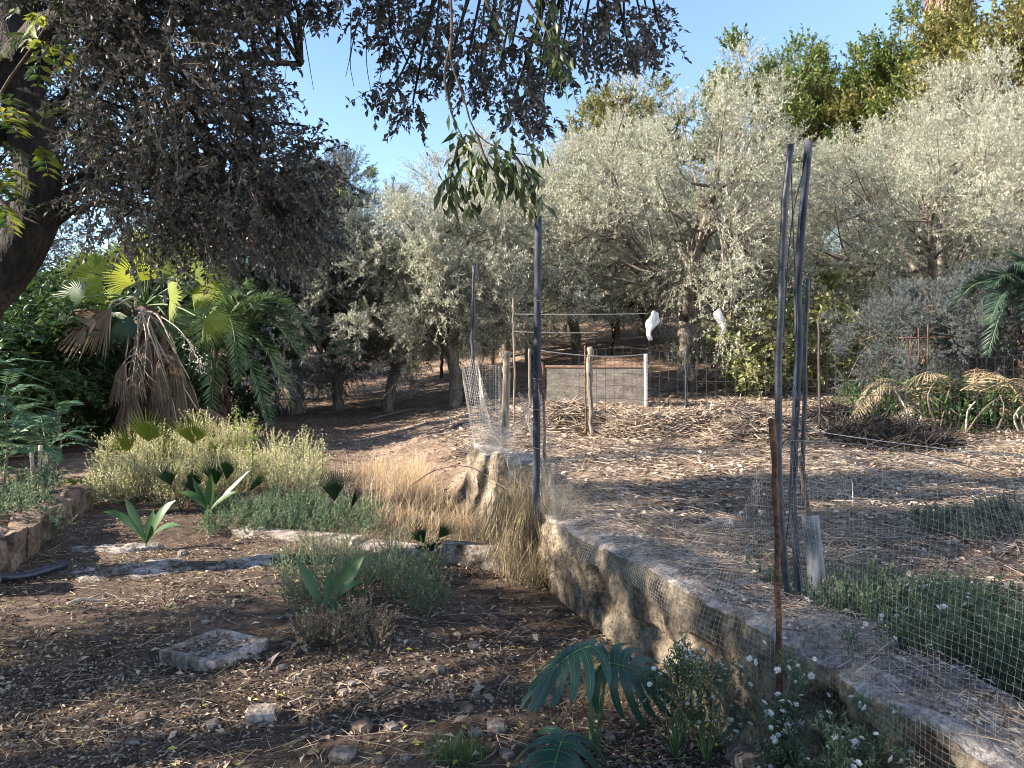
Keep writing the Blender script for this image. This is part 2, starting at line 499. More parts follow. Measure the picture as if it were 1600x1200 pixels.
# ------------------------------------------------------------------ walls
def rough_wall(name, label, y0, y1, thick, ztop, zbot, mat, holes=(), side_noise=.03, off=0.0, n=140):
    """a weathered wall along the line of the terrace: left face, top, right face and both ends, worn edges, hollows broken into it"""
    prof = []
    for f in np.linspace(0, 1, 40): prof.append((0, f, 0))
    for f in np.linspace(.06, .94, 16): prof.append((f, 1, 1))
    for f in np.linspace(1, 0, 16): prof.append((1, f, 2))
    prof = np.array(prof); k = len(prof)
    ys = np.linspace(y0, y1, n)
    V = np.zeros((n, k, 3))
    dirw = nrm(A(-.29, 1, 0)); nl = A(-dirw[1], dirw[0], 0)
    for i, y in enumerate(ys):
        zt = ztop(y); zb = zbot(y)
        x0 = wall_x(y) + off
        fx, fz, sd = prof[:, 0], prof[:, 1], prof[:, 2]
        x = x0 + fx * thick; z = zb + fz * (zt - zb)
        nz = fbm(y * 5.1 + sd * 7, z * 6.0 + fx * 6 + 3, 5) * side_noise * 1.3
        edge = np.exp(-((1 - fz) / .10) ** 2) * (1 - np.clip(np.minimum(fx, 1 - fx) / .12, 0, 1))
        chip = edge * (0.012 + 0.05 * np.clip(fbm(y * 2.3 + 40, sd * 3 + 1, 3), 0, 1))
        nz = nz + fbm(y * 19 + sd * 3, z * 23 + fx * 17, 3) * .016
        x = x - nz * (sd == 0) + nz * (sd == 2) + chip * np.where(fx < .5, 1, -1)
        z = z + nz * (sd == 1) - chip * .8
        for hy, hz, ry, rz, dep in holes:
            q = ((y - hy) / ry) ** 2 + ((z - hz) / rz) ** 2 + 0.5 * fbm(y * 9, z * 9, 2)
            x = x + (sd == 0) * dep * sstep(1.05, .7, q)
        V[i, :, 0] = x; V[i, :, 1] = y; V[i, :, 2] = z
    g = G()
    i = (np.arange(n - 1)[:, None] * k + np.arange(k - 1)[None, :]).reshape(-1)
    F = np.c_[i, i + 1, i + k + 1, i + k]
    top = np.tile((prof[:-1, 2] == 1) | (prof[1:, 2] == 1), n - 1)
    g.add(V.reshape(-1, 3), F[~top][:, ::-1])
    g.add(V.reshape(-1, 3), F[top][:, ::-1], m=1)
    for e in (0, n - 1):
        c = V[e].mean(0); VV = np.vstack([V[e], c]); j = np.arange(k - 1)
        T = np.c_[j, j + 1, np.full(k - 1, k)]
        g.add(VV, T if e == 0 else T[:, ::-1])
    t = thing(name, label, 'wall', (wall_x((y0 + y1) / 2) + off + thick / 2, (y0 + y1) / 2, zbot(y0)))
    g.build('wall_body', [mat, M['concrete_top']], t, smooth=True)
    return t


def near_top(y):
    z = .545 - .035 * (y - 3.3) + .012 * np.sin(y * 5) + .03 * fbm(y * 4.0, 3.0, 3)
    return z - .045 * sstep(3.0, 2.9, y) - .11 * np.exp(-((y - 2.93) / .07) ** 2)


# near run of the terrace wall, with hollows broken into its face by the near end
wall_near = rough_wall('concrete_wall', 'long low weathered concrete wall with broken hollows running beside the dry field',
           1.2, 6.55, .5, lambda y: near_top(y), lambda y: -.15, M['concrete'],
           holes=[(2.68, .30, .16, .15, .34), (2.28, .38, .11, .11, .32), (2.48, .40, .04, .035, .24), (4.72, .27, .12, .09, .22), (5.15, .33, .08, .09, .18), (2.98, .45, .06, .05, .10), (3.9, .2, .3, .05, .05), (3.5, .3, .2, .04, .03)], n=520)
rough_wall('wall_pier', 'taller crumbling concrete wall end overgrown with dry grass behind the tall black post',
           6.85, 8.6, .36, lambda y: .74 - .03 * (y - 6.9) + .03 * math.sin(y * 7), lambda y: -.1, M['concrete'], side_noise=.035, off=0.12, n=110)


def block_mesh(c, size, rz, rng, rough=.02, n=5, bev=.12):
    """a rough stone or block: a subdivided box with worn corners"""
    sx, sy, sz = size
    g = G()
    u = np.linspace(-1, 1, n)
    A_, B_ = np.meshgrid(u, u)
    o = np.ones_like(A_)
    seeds = rng.uniform(0, 90, 3)
    for ax in range(3):
        for s in (-1, 1):
            q = [None] * 3
            q[ax] = o * s; q[(ax + 1) % 3] = A_ * (1 if s > 0 else -1); q[(ax + 2) % 3] = B_
            p = np.stack(q, -1).reshape(-1, 3)
            r = np.linalg.norm(p, axis=1, keepdims=True)
            sph = p / r * 1.25
            p = p * (1 - bev) + sph * bev
            nn = fbm(p[:, 0] * 1.7 + seeds[0] + p[:, 2], p[:, 1] * 1.7 + seeds[1] + p[:, 2] * .7, 3)
            p = p * (1 + nn[:, None] * rough * 8)
            p = p * A(sx, sy, sz) * .5
            cz, sn = math.cos(rz), math.sin(rz)
            p = np.c_[p[:, 0] * cz - p[:, 1] * sn, p[:, 0] * sn + p[:, 1] * cz, p[:, 2]] + c
            i = (np.arange(n - 1)[:, None] * n + np.arange(n - 1)[None, :]).reshape(-1)
            g.add(p, np.c_[i, i + 1, i + n + 1, i + n])
    return g


rng = np.random.default_rng(21)
# cross kerb between path and weeds: two worn lengths
t = thing('concrete_kerb', 'low concrete kerb crossing from the weeds to the foot of the black post', 'kerb', (-.9, 6.5, 0))
for (a, b, h, w) in (((-2.55, 7.15), (-1.35, 6.75), .08, .2), ((-1.28, 6.68), (-.62, 6.38), .06, .26), ((-.56, 6.3), (.42, 5.98), .15, .13)):
    L_ = math.hypot(b[0] - a[0], b[1] - a[1]); rz = math.atan2(b[1] - a[1], b[0] - a[0])
    block_mesh(A((a[0] + b[0]) / 2, (a[1] + b[1]) / 2, h / 2 - .03), (L_, w, h + .06), rz, rng, .006, 9, .05).build('kerb_block', M['concrete_dirty'], t, smooth=True)
# kerb of rough stones, left
t = thing('stone_kerb', 'kerb of rough reddish stones edging the raised bed beside the path', 'kerb', (-4.3, 7, 0))
y = 5.2
while y < 8.35:
    L_ = rng.uniform(.26, .46)
    x = -4.0 - .31 * (y + L_ / 2 - 6)
    block_mesh(A(x + rng.normal(0, .015), y + L_ / 2, .1 + rng.normal(0, .01)), (.24, L_ * .97, .32 + rng.uniform(-.03, .05)), math.radians(17) + rng.normal(0, .05), rng, .045, 8, .32).build('stone', M['stone_red'], t, smooth=True)
    y += L_
# far block wall
t = thing('garden_wall', 'low grey rendered wall with a reddish top edge across the dry field', 'wall', base(940, 16.4))
p0 = base(855, 16.6); p1 = base(1012, 16.2)
wl = float(np.linalg.norm(p1 - p0)); wz = math.atan2(p1[1] - p0[1], p1[0] - p0[0]); wc = (p0 + p1) / 2
wb = base(940, 16.4)[2]
block_mesh(A(wc[0], wc[1], wb + .33), (wl, .2, .86), wz, rng, .002, 22, .004).build('wall_body', M['block'], t, smooth=True)
block_mesh(A(wc[0], wc[1], wb + .79), (wl + .04, .24, .05), wz, rng, .004, 14, .02).build('coping', M['coping'], t, smooth=True)

# ------------------------------------------------------------------ trees
def crown(g, rng, C, R, center, n_twig, n_leaf, L, Wd, up=.2, droop=0.0, out=.5, twig_m=1, leaf_m=0, twig_r=.006, spread=.8, lvar=.3, tl=(.45, 1.0)):
    """twigs fan out of every clump, leaves sit along the twigs"""
    n = len(C) * n_twig
    ci = np.repeat(np.arange(len(C)), n_twig)
    off = rdir(rng, n) * rng.random((n, 1)) ** .5
    st = C[ci] + off * R[ci][:, None] * .55
    D = nrm(off * .9 + nrm(C[ci] - center) * out + rdir(rng, n) * .5 + A(0, 0, up))
    TL = R[ci] * rng.uniform(tl[0], tl[1], n)
    sag = A(0, 0, -1) * (droop * TL)[:, None]
    ts = np.linspace(0, 1, 4)
    pts = st[:, None] + D[:, None] * (TL[:, None] * ts)[..., None] + sag[:, None] * (ts ** 2)[None, :, None]
    if twig_r > 0:
        V, F = tubes(pts, np.array([1, .8, .6, .3])[None] * twig_r, 3)
        g.add(V, F, m=twig_m)
    t = (np.arange(n_leaf)[None] + rng.random((n, n_leaf))) / n_leaf * .92 + .08
    B = st[:, None] + D[:, None] * (TL[:, None] * t)[..., None] + sag[:, None] * (t ** 2)[..., None]
    rad = rdir(rng, n * n_leaf)
    DD = np.repeat(D, n_leaf, 0)
    ld = nrm(DD * .55 + rad * spread + A(0, 0, -droop))
    N = nrm(rdir(rng, n * n_leaf) * .8 + A(0, 0, 1))
    LL = L * rng.uniform(1 - lvar, 1 + lvar, n * n_leaf)
    V, F = leaf_quads(B.reshape(-1, 3), ld, N, LL, Wd * LL / L)
    g.add(V, F, m=leaf_m)


def shell(rng, n, c, r, bottom=-.8, inner=.45):
    """clump centres in an uneven ellipsoid, most of them near its surface"""
    out = []
    while len(out) < n:
        d = rdir(rng, 1)[0]
        if d[2] < bottom: continue
        bump = 1 + .28 * math.sin(d[0] * 4.1 + c[0]) * math.sin(d[1] * 3.7 + c[1] * 2 + 1) + .16 * math.sin(d[2] * 6 + d[0] * 5)
        rr = (inner + (1 - inner) * rng.random() ** .6) * bump
        out.append(c + d * r * rr)
    return np.array(out)


def limbs(g, rng, C, starts, k, r0, m=0, sides=7, rr=.25):
    """main limbs from the trunk to groups of clumps, and a branch to every clump"""
    cent = C[rng.choice(len(C), k, replace=False)]
    for _ in range(5):
        lab = np.argmin(((C[:, None] - cent[None]) ** 2).sum(-1), 1)
        cent = np.array([C[lab == j].mean(0) if (lab == j).any() else cent[j] for j in range(k)])
    for j in range(k):
        S0 = starts[np.argmin(((starts - cent[j]) ** 2).sum(1))]
        mid = S0 + (cent[j] - S0) * .5 + A(*rng.normal(0, .25, 2), .25)
        pts = curve([S0, mid, cent[j]], 9)
        g.add(*tube(pts + rng.normal(0, .02, pts.shape), np.linspace(r0, r0 * .35, 9), sides), m=m)
        for c in C[lab == j]:
            b = pts[rng.integers(3, 9)]
            q = curve([b, b + (c - b) * .5 + rng.normal(0, rr * .4, 3), c], 6)
            g.add(*tube(q, np.linspace(r0 * .32, r0 * .07, 6), 4, cap=False), m=m)


def make_tree(name, label, cat, seed, H, cr, cz, n_clump, R, n_twig, n_leaf, L, Wd, leaf, bark, trunk_r, lean=(0, 0), fork=.22, up=.25, droop=0.0, bottom=-.75, k=6, group=None, suckers=0, twig_r=.006, out=.5):
    rng = np.random.default_rng(seed)
    t = thing(name, label, cat, (0, 0, 0), group)
    fz = H * fork
    c = A(lean[0], lean[1], cz)
    C = shell(rng, n_clump, c, A(*cr), bottom)
    RR = R * rng.uniform(.7, 1.25, n_clump)
    g = G()
    tp = curve([A(0, 0, -.35), A(lean[0] * .1, lean[1] * .1, fz * .35), A(lean[0] * .45 + rng.normal(0, .06), lean[1] * .45, fz)], 10)
    tp[1:] += rng.normal(0, .025, (9, 3))
    g.add(*tube(tp, np.array([1.5, 1.2, 1.02, .95, .92, .9, .88, .88, .9, .9]) * trunk_r, 10))
    limbs(g, rng, C, tp[-2:], k, trunk_r * .62)
    g.build('trunk', bark, t, smooth=True)
    g = G()
    crown(g, rng, C, RR, c, n_twig, n_leaf, L, Wd, up=up, droop=droop, twig_r=twig_r, out=out)
    if suckers:
        Cs = np.c_[rng.normal(0, .42, suckers), rng.normal(0, .35, suckers), rng.uniform(.2, 1.1, suckers)]
        crown(g, rng, Cs, np.full(suckers, .42), A(0, 0, -3), 8, 16, L, Wd, up=1.0, twig_r=.005, spread=.6)
    g.build('crown', [leaf, M['twig']], t)
    return t


def place(t, loc, rz=0, sc=1.0):
    t.location = tuple(float(c) for c in loc); t.rotation_euler = (0, 0, rz); t.scale = (sc, sc, sc) if not isinstance(sc, tuple) else sc


OL = dict(n_clump=120, R=.75, n_twig=40, n_leaf=30, L=.074, Wd=.018, leaf=M['olive_leaf'], bark=M['olive_bark'], droop=.12, up=.28, k=7, twig_r=.005)
GO = 'olive trees on the far side of the dry field'
ol1 = make_tree('olive_tree', 'broad silvery olive tree with a pale forked trunk and leafy suckers between two white bags', 'tree', 11, 7.4, (4.0, 3.4, 3.3), 4.5, bottom=-.93, trunk_r=.24, fork=.24, suckers=16, group=GO, **OL)
place(ol1, base(1072, 19.6), 0.3, 1.0)
OL2 = dict(OL, n_clump=105)
ol2 = make_tree('olive_tree', 'silvery olive tree with slanting dark trunk above the dry frond heap', 'tree', 12, 7.2, (3.5, 3.4, 3.3), 4.4, bottom=-.93, trunk_r=.2, fork=.3, lean=(-1.5, .2), group=GO, **OL2)
place(ol2, base(1500, 20.5), 0.0, .95)
ol3 = make_tree('olive_tree', 'small rounded olive tree with bent slim trunk shading the red dirt path', 'tree', 13, 5.0, (2.4, 2.2, 1.9), 2.8, bottom=-.93, trunk_r=.15, fork=.26, lean=(.5, 0), group=GO, **dict(OL2, R=.55, n_clump=85))
place(ol3, base(606, 19.5), 0.0, 1.0)
ol4 = make_tree('olive_tree', 'dense greener olive tree between the slanting olive trunk and the leaning black pipes', 'tree', 18, 6.8, (3.6, 3.2, 3.0), 3.9, bottom=-.97, trunk_r=.2, fork=.26, lean=(.6, 0), group=GO, **dict(OL2, leaf=M['olive_leaf_green'], droop=.3, up=.1))
place(ol4, base(1335, 25), 0.0, .95)
for (src, px, d, rz, sc, lab) in [
    (ol4, 830, 26, 2.2, .9, 'low dense olive tree behind the tall middle post'),
    (ol4, 1165, 24.5, 4.0, .85, 'low dense olive tree behind the right white bag'),
    (ol4, 960, 29, 5.5, .95, 'dense olive tree above the left white bag'),
    (ol4, 1530, 27, 1.0, 1.05, 'dense olive tree behind the dark palm fronds at the right edge'),
    (ol3, 712, 18.6, 2.0, 1.12, 'olive tree with thick dark trunk just left of the netted wall end'),
    (ol2, 905, 23, 1.2, .9, 'olive tree with shaded trunk behind the low grey wall'),
    (ol1, 790, 29, 2.4, 1.0, 'hazy olive tree rising behind the drooping branch and the tall post'),
    (ol2, 665, 31, 3.6, .85, 'pale olive tree at the edge of the open sky above the path'),
    (ol1, 1010, 31, 4.0, .98, 'taller olive tree standing behind the tree with suckers'),
    (ol2, 1240, 27, 5.2, .85, 'olive tree directly behind the two leaning black pipes'),
    (ol1, 1420, 30, 1.0, .88, 'olive tree under the tall green trees right of the black pipes'),
    (ol1, 1640, 25, 2.8, 1.2, 'silvery olive tree cut by the right edge of the picture'),
    (ol2, 880, 34, 5.0, .95, 'olive tree half hidden behind the tall middle post'),
    (ol1, 590, 38, 3.0, .6, 'distant olive tree at the far end of the dirt path'),
    (ol2, 740, 36, 4.4, 1.0, 'distant olive tree above the slim knotty post'),
    (ol1, 1130, 38, 5.5, .8, 'olive tree on the slope between the two white bags and the tall trees'),
    (ol2, 1560, 33, .4, 1.3, 'highest olive tree on the slope below the ochre tree'),
]:
    dup(src, base(px, d), rz, sc, lab, GO)
blue = make_tree('olive_tree', 'olive tree with bluish shade-tinted leaves beyond the date palm fronds', 'tree', 15, 5.6, (3.0, 2.4, 2.2), 2.9, bottom=-.96, trunk_r=.16, fork=.25, group=GO, **dict(OL2, leaf=M['shade_tint_olive_leaf'], R=.6))
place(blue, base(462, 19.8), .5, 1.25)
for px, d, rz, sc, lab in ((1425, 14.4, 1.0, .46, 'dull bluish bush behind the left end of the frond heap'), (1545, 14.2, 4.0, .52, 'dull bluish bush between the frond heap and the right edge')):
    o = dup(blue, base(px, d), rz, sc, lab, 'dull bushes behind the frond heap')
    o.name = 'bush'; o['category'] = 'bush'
dup(blue, base(405, 23), 2.0, 1.2, 'olive tree with bluish shade-tinted leaves farther left behind the date palm', GO)
dup(blue, base(528, 20.5), 3.7, .95, 'olive tree with bluish shade-tinted leaves behind the small rounded olive', GO)
dup(blue, base(500, 33), 5.0, 1.0, 'distant olive tree with bluish shade-tinted leaves at the end of the path', GO)

GT = 'tall trees on the hill behind the olives'
TG = dict(n_clump=80, R=1.3, n_twig=30, n_leaf=20, L=.20, Wd=.095, bark=M['olive_bark'], k=7, twig_r=.012)
tg1 = make_tree('tall_tree', 'tall green leafy tree with spiky top shoots left of the others on the hill', 'tree', 31, 13, (4.4, 3.8, 4.6), 9.2, leaf=M['green_leaf'], trunk_r=.3, up=.9, group=GT, **TG)
place(tg1, base(1200, 46), 0, 1.03)
dup(tg1, base(1345, 52), 1.9, 1.02, 'rounded green tree filling the dip between the two tall green crowns', GT)
dup(tg1, base(1405, 43), 4.1, 1.02, 'tall green tree beside the shaggy palm trunk', GT)
dup(tg1, base(1275, 49), 3.0, .98, 'green tree between the two tall green crowns on the hill', GT)
dup(tg1, base(1475, 50), .7, 1.05, 'green tree behind the shaggy palm trunk', GT)
dup(tg1, base(515, 55), 2.2, .74, 'small bright green tree glowing under the dark oak crown', GT)
tg2 = make_tree('tall_tree', 'ochre leaved tree in the upper right corner below the palm trunk', 'tree', 33, 13, (4.2, 3.8, 4.4), 9.0, leaf=M['ochre_leaf'], trunk_r=.3, up=.4, group=GT, **TG)
place(tg2, base(1560, 38), .8, 1.12)
dup(tg2, base(960, 50), 2.0, .95, 'ochre green tree rising behind the olives near the hanging oak twigs', GT)
dup(tg2, base(1330, 44), 3.3, .86, 'low ochre tree in front of the tall green trees', GT)

GC = 'small dark fruit trees under the olives'
ci = make_tree('fruit_tree', 'small dark fruit tree with thin trunk near the left white bag', 'tree', 41, 2.8, (1.15, 1.1, .8), 1.95, 34, .42, 18, 12, .10, .05, M['citrus_leaf'], M['dark_twig'], .06, fork=.4, group=GC, k=4)
place(ci, base(958, 26.5), 0, 1.0)
for px, d, rz, lab in ((690, 26, 1.0, 'small dark fruit tree behind the olive with the thick dark trunk'), (770, 27.5, 2.5, 'small dark fruit tree framed by the slim post and the tall post'),
                       (1150, 27, 4.0, 'small dark fruit tree right of the right white bag')):
    dup(ci, base(px, d), rz, 1.0, lab, GC)

GF = 'leafy fig bushes behind the wire fence'
fg = make_tree('fig_bush', 'lit fig bush just left of the leaning black pipes', 'bush', 51, 2.6, (1.3, 1.2, 1.35), 1.4, 36, .5, 11, 7, .15, .11, M['fig_leaf'], M['twig'], .05, fork=.2, group=GF, k=5, bottom=-.95)
place(fg, base(1178, 18.2), 0, .8)
for px, d, rz, sc, lab in ((1285, 19, 1.3, 1.05, 'fig bush just right of the leaning black pipes'), (1375, 20.5, 2.6, 1.0, 'fig bush between the black pipes and the slanting olive trunk'),
                           (1575, 22, 3.9, 1.35, 'bright fig bush behind the dark palm fronds at the right edge'), (1480, 22.5, 5.1, 1.15, 'fig bush behind the slanting olive trunk')):
    dup(fg, base(px, d), rz, sc, lab, GF)

GH = 'dark glossy shrubs'
hd = make_tree('evergreen_shrub', 'dark glossy drooping shrub next to the fan palm', 'shrub', 61, 3.2, (1.35, 1.2, 1.6), 1.75, 90, .5, 16, 12, .15, .055, M['hedge_leaf'], M['dark_twig'], .07, fork=.2, droop=.5, up=0, group=GH, k=6, bottom=-.97)
place(hd, base(150, 15.6), 0, (1.0, 1.0, .86))
for px, d, rz, sc, lab in ((55, 14.4, 1.3, (1.15, 1.15, .88), 'dark glossy shrub under the oak trunk at the left edge'), (-60, 12.4, 2.3, (1.25, 1.25, .74), 'dark shrub mostly cut off by the left edge'), (40, 19, 3.1, 1.15, 'tall dark shrub seen behind the others under the oak'),
                           (250, 18.5, 4.4, 1.2, 'dark shrub behind the fan palm trunk'), (345, 18.5, .4, 1.1, 'dark shrub behind the date palm fronds')):
    dup(hd, base(px, d), rz, sc, lab, GH)

# ------------------------------------------------------------------ the big oak
GK = 'dark oaks round the clearing'
ok2 = make_tree('oak_tree', 'grey leaved oak standing behind the leaning oak trunk at the left', 'tree', 71, 8.5, (3.3, 3.0, 3.3), 4.6, 120, .8, 26, 16, .075, .038, M['oak_leaf'], M['oak_bark'], .25, bottom=-.85, group=GK, droop=.2, up=.05)
place(ok2, base(-60, 27), .4, 1.25)
dup(ok2, (-8.6, 1.3, float(hgt(-8.6, 1.3))), 1.0, 1.0, 'oak outside the left edge shading the foreground', GK)


tl = make_tree('tall_tree', 'sparse tall tree outside the left edge throwing broken shade on the field', 'tree', 81, 9.5, (2.6, 2.4, 2.0), 8.0, 20, .6, 22, 14, .09, .045, M['green_leaf'], M['olive_bark'], .2, fork=.55, group=GK, k=4)
place(tl, (-12.0, 6.6, float(hgt(-12.0, 6.6))), 0, 1.0)


def big_oak():
    rng = np.random.default_rng(77)
    loc = A(-4.65, 5.7, float(hgt(-4.65, 5.7)))
    t = thing('oak_tree', 'dark oak with leaning black trunk and wide crown overhanging the top of the picture', 'tree', loc)
    g = G()
    tp = curve([A(-4.7, 5.7, -.3), A(-4.4, 5.7, 1.0), A(-4.0, 5.65, 1.9), P(50, 360, 5.6), P(58, 290, 5.6), P(45, 200, 5.6), P(30, 115, 5.6), P(70, 55, 5.52), P(165, -20, 5.36), A(-2.0, 5.2, 4.9), A(-.9, 4.9, 5.3), A(.6, 4.7, 5.0)], 46)
    rad = np.interp(np.linspace(0, 1, 46), [0, .12, .45, .62, .8, 1], [.24, .175, .15, .135, .10, .045])
    g.add(*tube(tp + rng.normal(0, .012, tp.shape), rad, 14))
    l2 = curve([P(30, 120, 5.6), P(10, 40, 5.84), A(-3.9, 6.3, 4.9), A(-4.3, 6.6, 5.9)], 12)
    g.add(*tube(l2, np.linspace(.17, .06, 12), 9))
    side = []
    for pts, r in (
        ([P(85, 320, 5.6), P(170, 262, 5.68), P(260, 245, 5.84), P(340, 300, 5.92)], .04),
        ([P(80, 335, 5.6), P(150, 290, 5.52), P(230, 278, 5.44), P(330, 300, 5.36), P(430, 330, 5.36)], .035),
        ([P(60, 310, 5.6), P(190, 240, 5.76), P(330, 190, 5.84), P(480, 200, 5.76)], .032),
        ([P(40, 200, 5.6), P(180, 120, 5.76), P(320, 90, 5.76), P(470, 100, 5.6)], .035),
        ([P(30, 120, 5.6), P(200, 60, 6), P(360, 20, 6.08)], .035),
        ([A(-3.5, 5.6, 3.7), A(-4.6, 5.1, 4.0), A(-5.6, 4.6, 4.2)], .07),
        ([A(-3.6, 5.6, 3.2), A(-4.4, 4.4, 3.7), A(-5.0, 3.2, 3.9)], .07),
        ([P(80, 345, 5.6), P(150, 315, 5.76), P(240, 330, 5.92), P(330, 390, 6)], .035),
    ):
        q = curve(pts, 14); side.append(q)
        g.add(*tube(q + rng.normal(0, .012, q.shape), np.linspace(r, r * .25, 14), 7))
    # crown: the hanging lower skirt at the left, and what lies above and to the left of the frame
    C = []
    while len(C) < 205:
        p = A(rng.uniform(-6.2, -.8), rng.uniform(4.0, 6.4), rng.uniform(2.2, 6.2))
        q = (p - A(-3.3, 5.4, 4.0)) / A(2.6, 1.5, 2.1)
        if q @ q > 1.2 or q @ q < .08 or (p[0] < -4.0 and p[1] > 6.2): continue
        px = 800 + 1200 * p[0] / p[1]; py = 570 - 1200 * (p[2] - 1.6) / p[1]
        low = np.interp(px, [-300, 0, 100, 200, 300, 400, 470, 540, 590], [340, 310, 335, 385, 400, 412, 408, 375, 310])
        if py > low - 42 or px > np.interp(py, [60, 100, 200, 300, 380], [385, 405, 455, 512, 480]): continue
        if p[2] > 2.75 and 5.4 < -.19 * p[0] + .98 * p[1] < 6.45: continue
        if px < 125 and py < 400 and p[1] < 6.0: continue
        if (px - 365) ** 2 / 1600 + (py - 300) ** 2 / 900 < 1 or (px - 415) ** 2 / 900 + (py - 350) ** 2 / 900 < 1 or (px - 520) ** 2 / 900 + (py - 285) ** 2 / 1200 < 1 or (px - 480) ** 2 / 500 + (py - 340) ** 2 / 500 < 1: continue
        if px > 470 and py < 95: continue
        C.append(p)
    C = np.array(C)
    R = rng.uniform(.27, .46, len(C))
    # clumps that hang into the picture from the limb over the camera's view
    hang = [(548, 8), (600, 10), (612, 60), (640, 40), (638, 100), (655, 20), (680, 60), (690, 15), (720, 40), (730, 95), (752, 60), (775, 20), (780, 110), (800, 70),
            (812, 130), (835, 155), (840, 100), (850, 40), (868, 115), (880, 70), (900, 20), (910, 60), (935, 40), (955, 75), (975, 35), (985, 85), (1008, 55), (1030, 45), (1010, 15), (960, 5),
            (620, 130), (645, 160), (700, 110), (745, 135), (800, 165), (845, 180), (620, -30), (700, -40), (780, -40), (860, -40), (940, -40), (560, -40), (500, -5), (470, 5), (440, 15), (455, -30), (400, 10)]
    Ch = np.array([P(a, b, rng.uniform(4.3, 5.6)) for a, b in hang])
    Rh = rng.uniform(.13, .22, len(Ch))
    hangtop = np.array([(lambda yy: A(rng.uniform(-3.5, 3.0), yy, rng.uniform(max(4.0, 2.3 + yy * .5), 6.2)))(rng.uniform(-.5, 6.4)) for _ in range(170)])
    hc = -.19 * hangtop[:, 0] + .98 * hangtop[:, 1]; hangtop = hangtop[(hc < 5.2) | (hc > 6.7)]
    sk = np.vstack([tp[20:]] + side + [l2]); sk_top = tp[33:]
    for ic, c in enumerate(np.vstack([C, Ch, hangtop])):
        kk = sk if ic < len(C) else sk_top
        j = np.argmin(((kk - c) ** 2).sum(1)); b = kk[j]
        q = curve([b, (b + c) / 2 + rng.normal(0, .10, 3) + A(0, 0, .12), c], 7)
        g.add(*tube(q, np.linspace(.022, .006, 7), 4, cap=False))
    g.build('trunk', M['oak_bark'], t, smooth=True)
    g = G()
    crown(g, rng, C, R, A(-3.3, 5.5, 4.0), 28, 21, .036, .020, up=.05, droop=.25, twig_r=.0045)
    crown(g, rng, hangtop, np.full(len(hangtop), .5), A(-.5, 5.2, 5), 16, 13, .055, .028, up=.0, droop=.3, twig_r=.003)
    g.build('crown', [M['oak_leaf'], M['twig']], t)
    g = G()
    crown(g, rng, Ch, Rh, A(0, 4.8, 5), 15, 14, .042, .023, up=-.2, droop=.25, twig_r=.0022)
    # bare hanging twigs
    for a, b, c_, d_ in ((560, 90, 553, 135), (575, 80, 580, 145), (590, 70, 596, 130), (548, 80, 540, 120), (440, 60, 445, 130), (470, 80, 490, 140), (600, 90, 585, 150)):
        z = rng.uniform(4.4, 5)
        q = curve([P(a, b - 60, z), P((a + c_) / 2 + rng.normal(0, 5), (b + d_) / 2 - 20, z), P(c_, d_, z)], 7)
        g.add(*tube(q, np.linspace(.004, .0015, 7), 4, cap=False), m=1)
    g.build('branch', [M['oak_leaf'], M['dark_twig']], t, label='dark twigs of small oak leaves hanging against the sky')
    # drooping branch with long leaves
    g = G()
    st = []
    for pts in ([P(700, -80, 3.7), P(706, 40, 3.65), P(704, 90, 3.62), P(725, 155, 3.58), P(744, 208, 3.55), P(790, 236, 3.5), P(845, 244, 3.45)],
                [P(706, 60, 3.65), P(695, 120, 3.62), P(705, 175, 3.6), P(720, 210, 3.58), P(735, 240, 3.55)],
                [P(744, 208, 3.55), P(760, 250, 3.5), P(790, 290, 3.5)], [P(800, 238, 3.5), P(822, 270, 3.5), P(842, 325, 3.5)],
                [P(720, 210, 3.58), P(706, 270, 3.56), P(702, 310, 3.55)], [P(735, 220, 3.56), P(735, 280, 3.55), P(728, 320, 3.53)], [P(770, 230, 3.52), P(790, 265, 3.55), P(812, 300, 3.57)],
                [P(735, -60, 3.9), P(780, 40, 3.85), P(850, 70, 3.8), P(890, 100, 3.78)], [P(820, -60, 4.0), P(860, 20, 3.95), P(880, 100, 3.9)], [P(800, -40, 3.9), P(860, 60, 3.85), P(885, 130, 3.8)]):
        q = curve(pts, 16); st.append(q)
        g.add(*tube(q, np.linspace(.008, .002, 16), 5), m=1)
    B, D = [], []
    for si, q in enumerate(st):
        lo = 11 if si == 0 else (9 if si == 1 else 4)
        for j in range(lo, 16):
            for _ in range(3 if si < 7 else 2):
                B.append(q[j] + rng.normal(0, .028, 3)); D.append(A(rng.normal(.05, .45), rng.normal(0, .4), -1 + rng.normal(0, .25)))
    B = np.array(B); D = nrm(np.array(D))
    V, F = leaf_quads(B, D, rdir(rng, len(B)) + A(0, -.8, 0), rng.uniform(.06, .115, len(B)), rng.uniform(.02, .034, len(B)), fold=.2)
    g.add(V, F)
    g.build('branch', [M['lance_leaf'], M['dark_twig']], t, label='drooping branch of long pointed green leaves beside the tall post')
    return t


big_oak()


